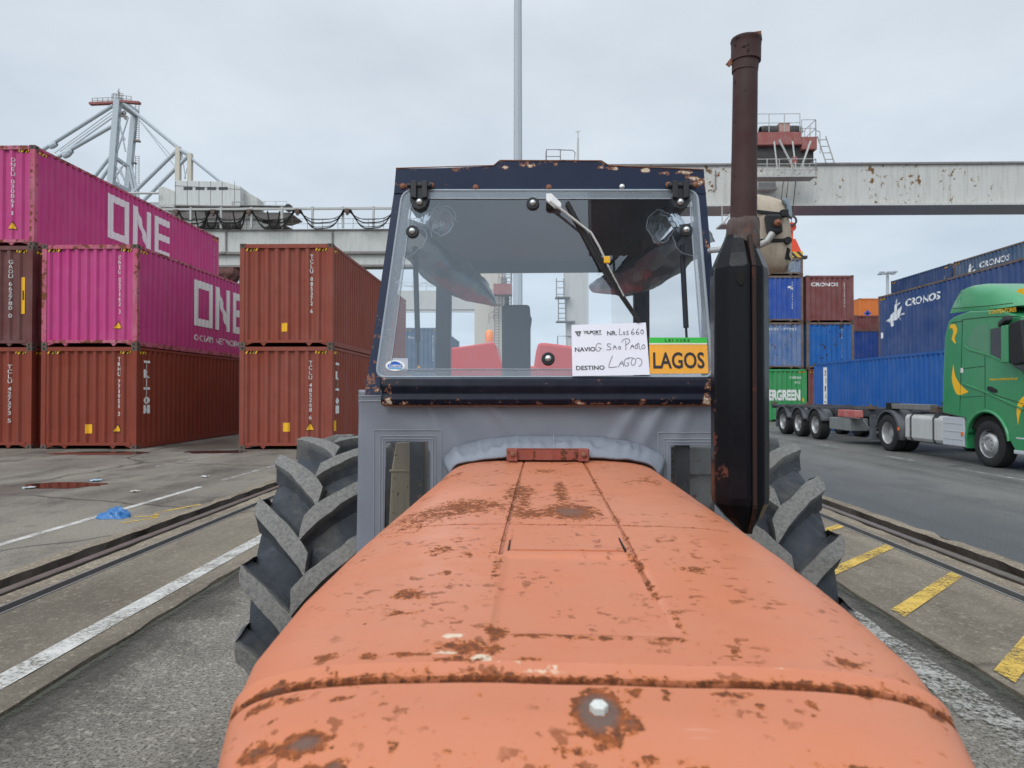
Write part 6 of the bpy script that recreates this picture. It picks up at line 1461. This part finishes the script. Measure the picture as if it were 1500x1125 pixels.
mb = MB(); p, q = LP(723, 416, YL-2), LP(750, 432, YL-2); mb.box(p.x, q.x, YL-2.4, YL-.6, q.z, p.z); mb.build('winch_box', M['red_machine'], tw, bevel=.04)
mb = MB(); p, q = LP(731, 402, YL-2), LP(746, 415, YL-2); rails(mb, [(p.x, YL-2.4, q.z), (q.x+.3, YL-2.4, q.z)], 1.3, .05, .6); mb.box(p.x+.2, p.x+.9, YL-2.2, YL-1.4, q.z, q.z+.6); mb.build('winch_rail', M['crane_dark'], tw)
# ship-to-shore crane far behind the containers --------------------------------
YS = 150.0
def SP(px, py, dy=0.0): return WY(px, py, YS+dy)
sts = thing('ship_crane', SP(178, 575), 'tall grey ship-to-shore crane with an A-frame top beyond the magenta containers', 'crane')
mb = MB(); D = 14.0
mb.bar(SP(172.5, 147), SP(158, 330), 1.35, 1.2); mb.bar(SP(197, 168, D), SP(182, 330, D), 1.25, 1.2)
mb.bar(SP(158, 330), (SP(158, 330).x-2, YS, 0), 1.4, 1.3); mb.bar(SP(182, 330, D), (SP(182, 330, D).x-2, YS+D, 0), 1.4, 1.3)
mb.build('frame_leg', M['crane_grey'], sts, bevel=.05)
mb = MB(); mb.bar(SP(172.5, 147), SP(199, 166, D), 1.3, 1.5); mb.bar(SP(170, 232), SP(187, 244, D), .8, .7); mb.box(SP(133, 0).x, SP(300, 0).x, YS-1, YS+.5, SP(0, 300).z-2.5, SP(0, 300).z)
mb.bar(SP(162, 266), SP(188, 281, D), 1.1, 1.0); mb.build('cross_beam', M['crane_grey'], sts, bevel=.05)
mb = MB()
for a, b, r_ in (((165.8, 154.5), (-40, 284), .42), ((165.5, 184), (20, 267), .42), ((180, 150), (259, 215), .38), ((259, 215), (330, 272), .32), ((258.5, 221), (190, 288), .42), ((275, 229), (205, 299), .42), ((162, 229), (130, 270), .38), ((166, 236), (137, 280), .38), ((191, 240), (203, 290), .3), ((188, 245), (198, 290), .35), ((259, 217), (279, 228), .5)):
    mb.tube([SP(*a), SP(*b)], r_, 8)
mb.build('stay', M['crane_grey'], sts, smooth=60)
mb = MB()
for c_ in ((78, 213), (101, 223.5), (98, 227)): p = SP(*c_); mb.lathe([(-.9, .45), (-.5, .62), (.5, .62), (.9, .45)], p, (1, 0, .55), 8)
mb.build('stay_joint', M['crane_grey'], sts)
mb = MB()
for a, b in (((164, 163), (80, 224)), ((164, 168), (88, 222)), ((165, 172), (92, 224)), ((204, 176), (254, 232)), ((206, 178), (258, 246)), ((174, 175), (184, 222)), ((188, 172), (172, 222)), ((172, 178), (183, 205)), ((168, 240), (182, 262)), ((182, 240), (167, 262)), ((170, 255), (176, 272)), ((176, 245), (184, 270)), ((266, 222), (272, 262)), ((278, 232), (270, 262))):
    mb.tube([SP(*a), SP(*b)], .10 if a[1] < 170 or a[0] > 200 else .18, 5)
mb.build('rope', M['crane_grey'], sts)
mb = MB(); mb.box(SP(259.2, 0).x, SP(266, 0).x, YS-.5, YS+.5, SP(0, 300).z, SP(0, 217).z); mb.box(SP(277, 0).x, SP(283, 0).x, YS-.5, YS+.5, SP(0, 300).z, SP(0, 227).z); mb.build('back_post', M['beige_leg'], sts, bevel=.04)
mb = MB(); mb.bar(SP(132, 152.3), SP(167, 150.8), 1.0, .5); mb.bar(SP(178, 149), SP(205, 151), 1.0, .5); mb.build('top_platform', M['red_machine'], sts)
mb = MB(); rails(mb, [SP(135, 151), SP(166, 150)], 1.1, .07, 1.2); rails(mb, [SP(164, 146), SP(192, 150)], 1.3, .07, 1.0); rails(mb, [SP(166, 143), SP(180, 143)], .9, .07, .8); mb.tube([SP(173.5, 147), SP(174, 130)], .10, 5); mb.tube([SP(172, 134), SP(176, 136)], .10, 5)
ladder(mb, SP(201, 206, D), SP(201, 152, D), .9, .5, .07); ladder(mb, SP(201, 285, D), SP(201, 228, D), .9, .5, .07); mb.bar(SP(194, 206, D), SP(205, 207, D), .9, .4); mb.bar(SP(192, 237.5, D), SP(199, 239, D), .9, .4)
for c_ in ((181, 165), (184, 172), (178, 168)): mb.lathe([(0, 0), (0, .5), (.3, .5), (.3, 0)], SP(*c_), (0, 1, 0), 10)
mb.build('handrail', M['crane_dark'], sts)
# floodlight mast behind the cab and the small lamp post far right
mst = thing('light_mast', (WY(760, 575, 38).x, 38, 0), 'tall grey eight-sided light mast rising behind the tractor cab', 'mast')
mb = MB(); cx_ = WY(758.6, 400, 38).x; mb.lathe([(0, .34), (.3, .34), (.32, .275), (34, .19), (34, 0)], (cx_, 38, 0), (0, 0, 1), 8); mb.build('pole', M['crane_grey'], mst)
mb = MB(); mb.lathe([(0, .9), (.2, .9), (.2, 0)], (cx_, 38, 33.6), (0, 0, 1), 16)
for i in range(8): a = 2*math.pi*i/8; mb.box(cx_+.9*math.cos(a)-.2, cx_+.9*math.cos(a)+.2, 38+.9*math.sin(a)-.2, 38+.9*math.sin(a)+.2, 33.2, 33.6)
mb.build('lamp_crown', M['crane_grey'], mst)
lp = thing('lamp_post', (WY(1300, 500, 90).x, 90, 0), 'grey lamp post with a ring of floodlights beyond the navy containers', 'lamp post')
c = WY(1300, 401, 90); mb = MB(); mb.tube([(c.x, 90, 0), c], [.28, .18], 8); mb.build('pole', M['crane_grey'], lp)
mb = MB()
for i in range(6):
    a = 2*math.pi*i/6+.3; e = c+Vector((.85*math.cos(a), .85*math.sin(a), .05+.1*(i % 2))); mb.bar(c, e, .1, .1); mb.box(e.x-.28, e.x+.28, e.y-.25, e.y+.25, e.z-.09, e.z+.09)
mb.build('lamp_heads', M['crane_grey'], lp)
# second tractor parked behind ours: red mudguards seen through the screen ------
rt = thing('red_tractor', (.05, 6.2, 0), 'red tractor parked behind, its red mudguards and orange beacon seen through the windscreen', 'tractor')
def RP(px, py, y=5.6): return WY(px, py, y)
def guard(pts, nm):
    mb = MB(); mb.prism([RP(*p) for p in pts], (0, .9, 0)); return mb.build(nm, M['redpaint'], rt, bevel=.025, segs=3)
guard([(650, 511), (690, 505.5), (722, 500.5), (726, 504), (729, 520), (737, 536), (737, 620), (650, 620)], 'mudguard'); guard([(788, 502), (800, 502), (845, 507.5), (872, 514), (872, 620), (782, 620), (783, 536)], 'mudguard')
guard([(730, 536), (790, 536), (790, 640), (730, 640)], 'platform')
mb = MB(); mb.box(-.35, .45, 5.7, 8.6, .5, 1.15); mb.build('body', M['redpaint'], rt, bevel=.05)
for x, s in ((-.62, -1), (.68, 1)): plain_wheel(rt, Vector((x, 6.2, .78)), .78, .38, 'rear_wheel', side=s)
for x, s in ((-.55, -1), (.62, 1)): plain_wheel(rt, Vector((x, 8.3, .45)), .45, .24, 'front_wheel', side=s)
mb = MB(); p = RP(717, 500, 5.8); q = RP(717, 489, 5.8); mb.tube([p, (p.x, p.y, q.z)], .035, 10); mb.tube([(p.x, p.y, RP(0, 497, 5.8).z), (p.x, p.y, RP(0, 487, 5.8).z), (p.x, p.y, RP(0, 484.5, 5.8).z)], [.036, .034, .015], 14); mb.build('beacon', flat('orange_beacon', (.85, .25, .04), .25), rt, smooth=60)
# litter
def bag():
    p = WG(168, 758); t = MB()
    def fn(a, b):
        th = 2*math.pi*a; r_ = (.215-.215*b)*(1+.35*noise.noise((math.cos(th)*1.7, math.sin(th)*1.7, b*3))); x = r_*1.05*math.cos(th); y = r_*.62*math.sin(th)
        z = .105*(1-(1-b)**1.7)*(1+.6*noise.noise((x*7+3, y*7, 2))) + (.045*(.5-abs(noise.noise((x*11, y*15, 5)))*2)+.02*(.5-abs(noise.noise((x*30, y*26, 8)))*2))*min(1, b*3)
        return (p.x+x, p.y+y, max(.003, z+.003 if b > 0 else .003))
    t.grid(fn, 64, 18); return tag(t.build('plastic_bag', flat('blue_plastic', (.005, .12, .34), .32, 0, .3, 6, .6), smooth=180, fix=False), 'crumpled blue plastic bag lying by the white line', 'bag')
bag()
def litter(px, py, r, lab, col, seed, nm, cat):
    p = WG(px, py); mb = MB()
    mb.grid(lambda a, b: (p.x+(a-.5)*r*2+.3*r*noise.noise((a*2, b*2, seed)), p.y+(b-.5)*r*1.5+.3*r*noise.noise((a*2, b*2, seed+4)), .012+max(0, r*.35*(.5+noise.noise((a*2.5, b*2.5, seed+9))))), 12, 12)
    tag(mb.build(nm, flat(nm, col, .4, 0, .1), smooth=180, solid=.003, fix=False), lab, cat)
litter(141, 705, .085, 'pale blue crushed plastic cup beside the rusty puddle', (.30, .42, .56), 3, 'plastic_cup', 'litter')
litter(43, 716, .08, 'clear crumpled wrapper at the left edge of the rusty puddle', (.34, .36, .36), 7, 'plastic_wrapper', 'litter')
litter(301, 699, .065, 'small white paper scrap near the white line', (.50, .50, .48), 11, 'paper_scrap', 'litter')
litter(198, 721, .06, 'thin pale paper strip above the blue bag', (.42, .41, .38), 15, 'paper_strip', 'litter')

# dark crane tower behind the photographer: it is what the right half of the windscreen mirrors
ct = thing('crane_tower', (3.6, -15, 0), 'dark crane tower with railed cabin behind the photographer, mirrored in the windscreen', 'crane')
M['dark_tower'] = flat('dark_tower_paint', (.018, .02, .026), .6, 0, .3, 1)
mb = MB(); mb.box(2.95, 4.6, -15.2, -13.9, 0, 11); mb.build('tower_column', M['dark_tower'], ct)
mb = MB(); mb.box(1.30, 5.2, -15.6, -14, 10.75, 14.5); mb.build('upper_cabin', M['dark_tower'], ct)
mb = MB(); mb.prism([(1.95, -14, 9.45), (2.4, -14, 10.05), (5, -14, 10.08), (5, -14, 6.5), (2.6, -14, 6.5), (1.95, -14, 7.6)], (0, -1.4, 0)); mb.build('lower_platform', M['dark_tower'], ct)
mb = MB(); rails(mb, [(1.5, -14.1, 9.4), (1.95, -14.1, 9.4)], 1.4, .035, .5); mb.tube([(1.6, -14.05, 9.5), (2.75, -14.05, 10.75)], .05, 6); mb.tube([(2.25, -14.05, 10), (2.25, -14.05, 10.45), (2.35, -14.05, 10.55), (2.8, -14.05, 10.55)], .04, 6); mb.tube([(2.65, -14.05, 10), (2.65, -14.05, 10.75)], .03, 5); mb.build('handrail', M['dark_tower'], ct)
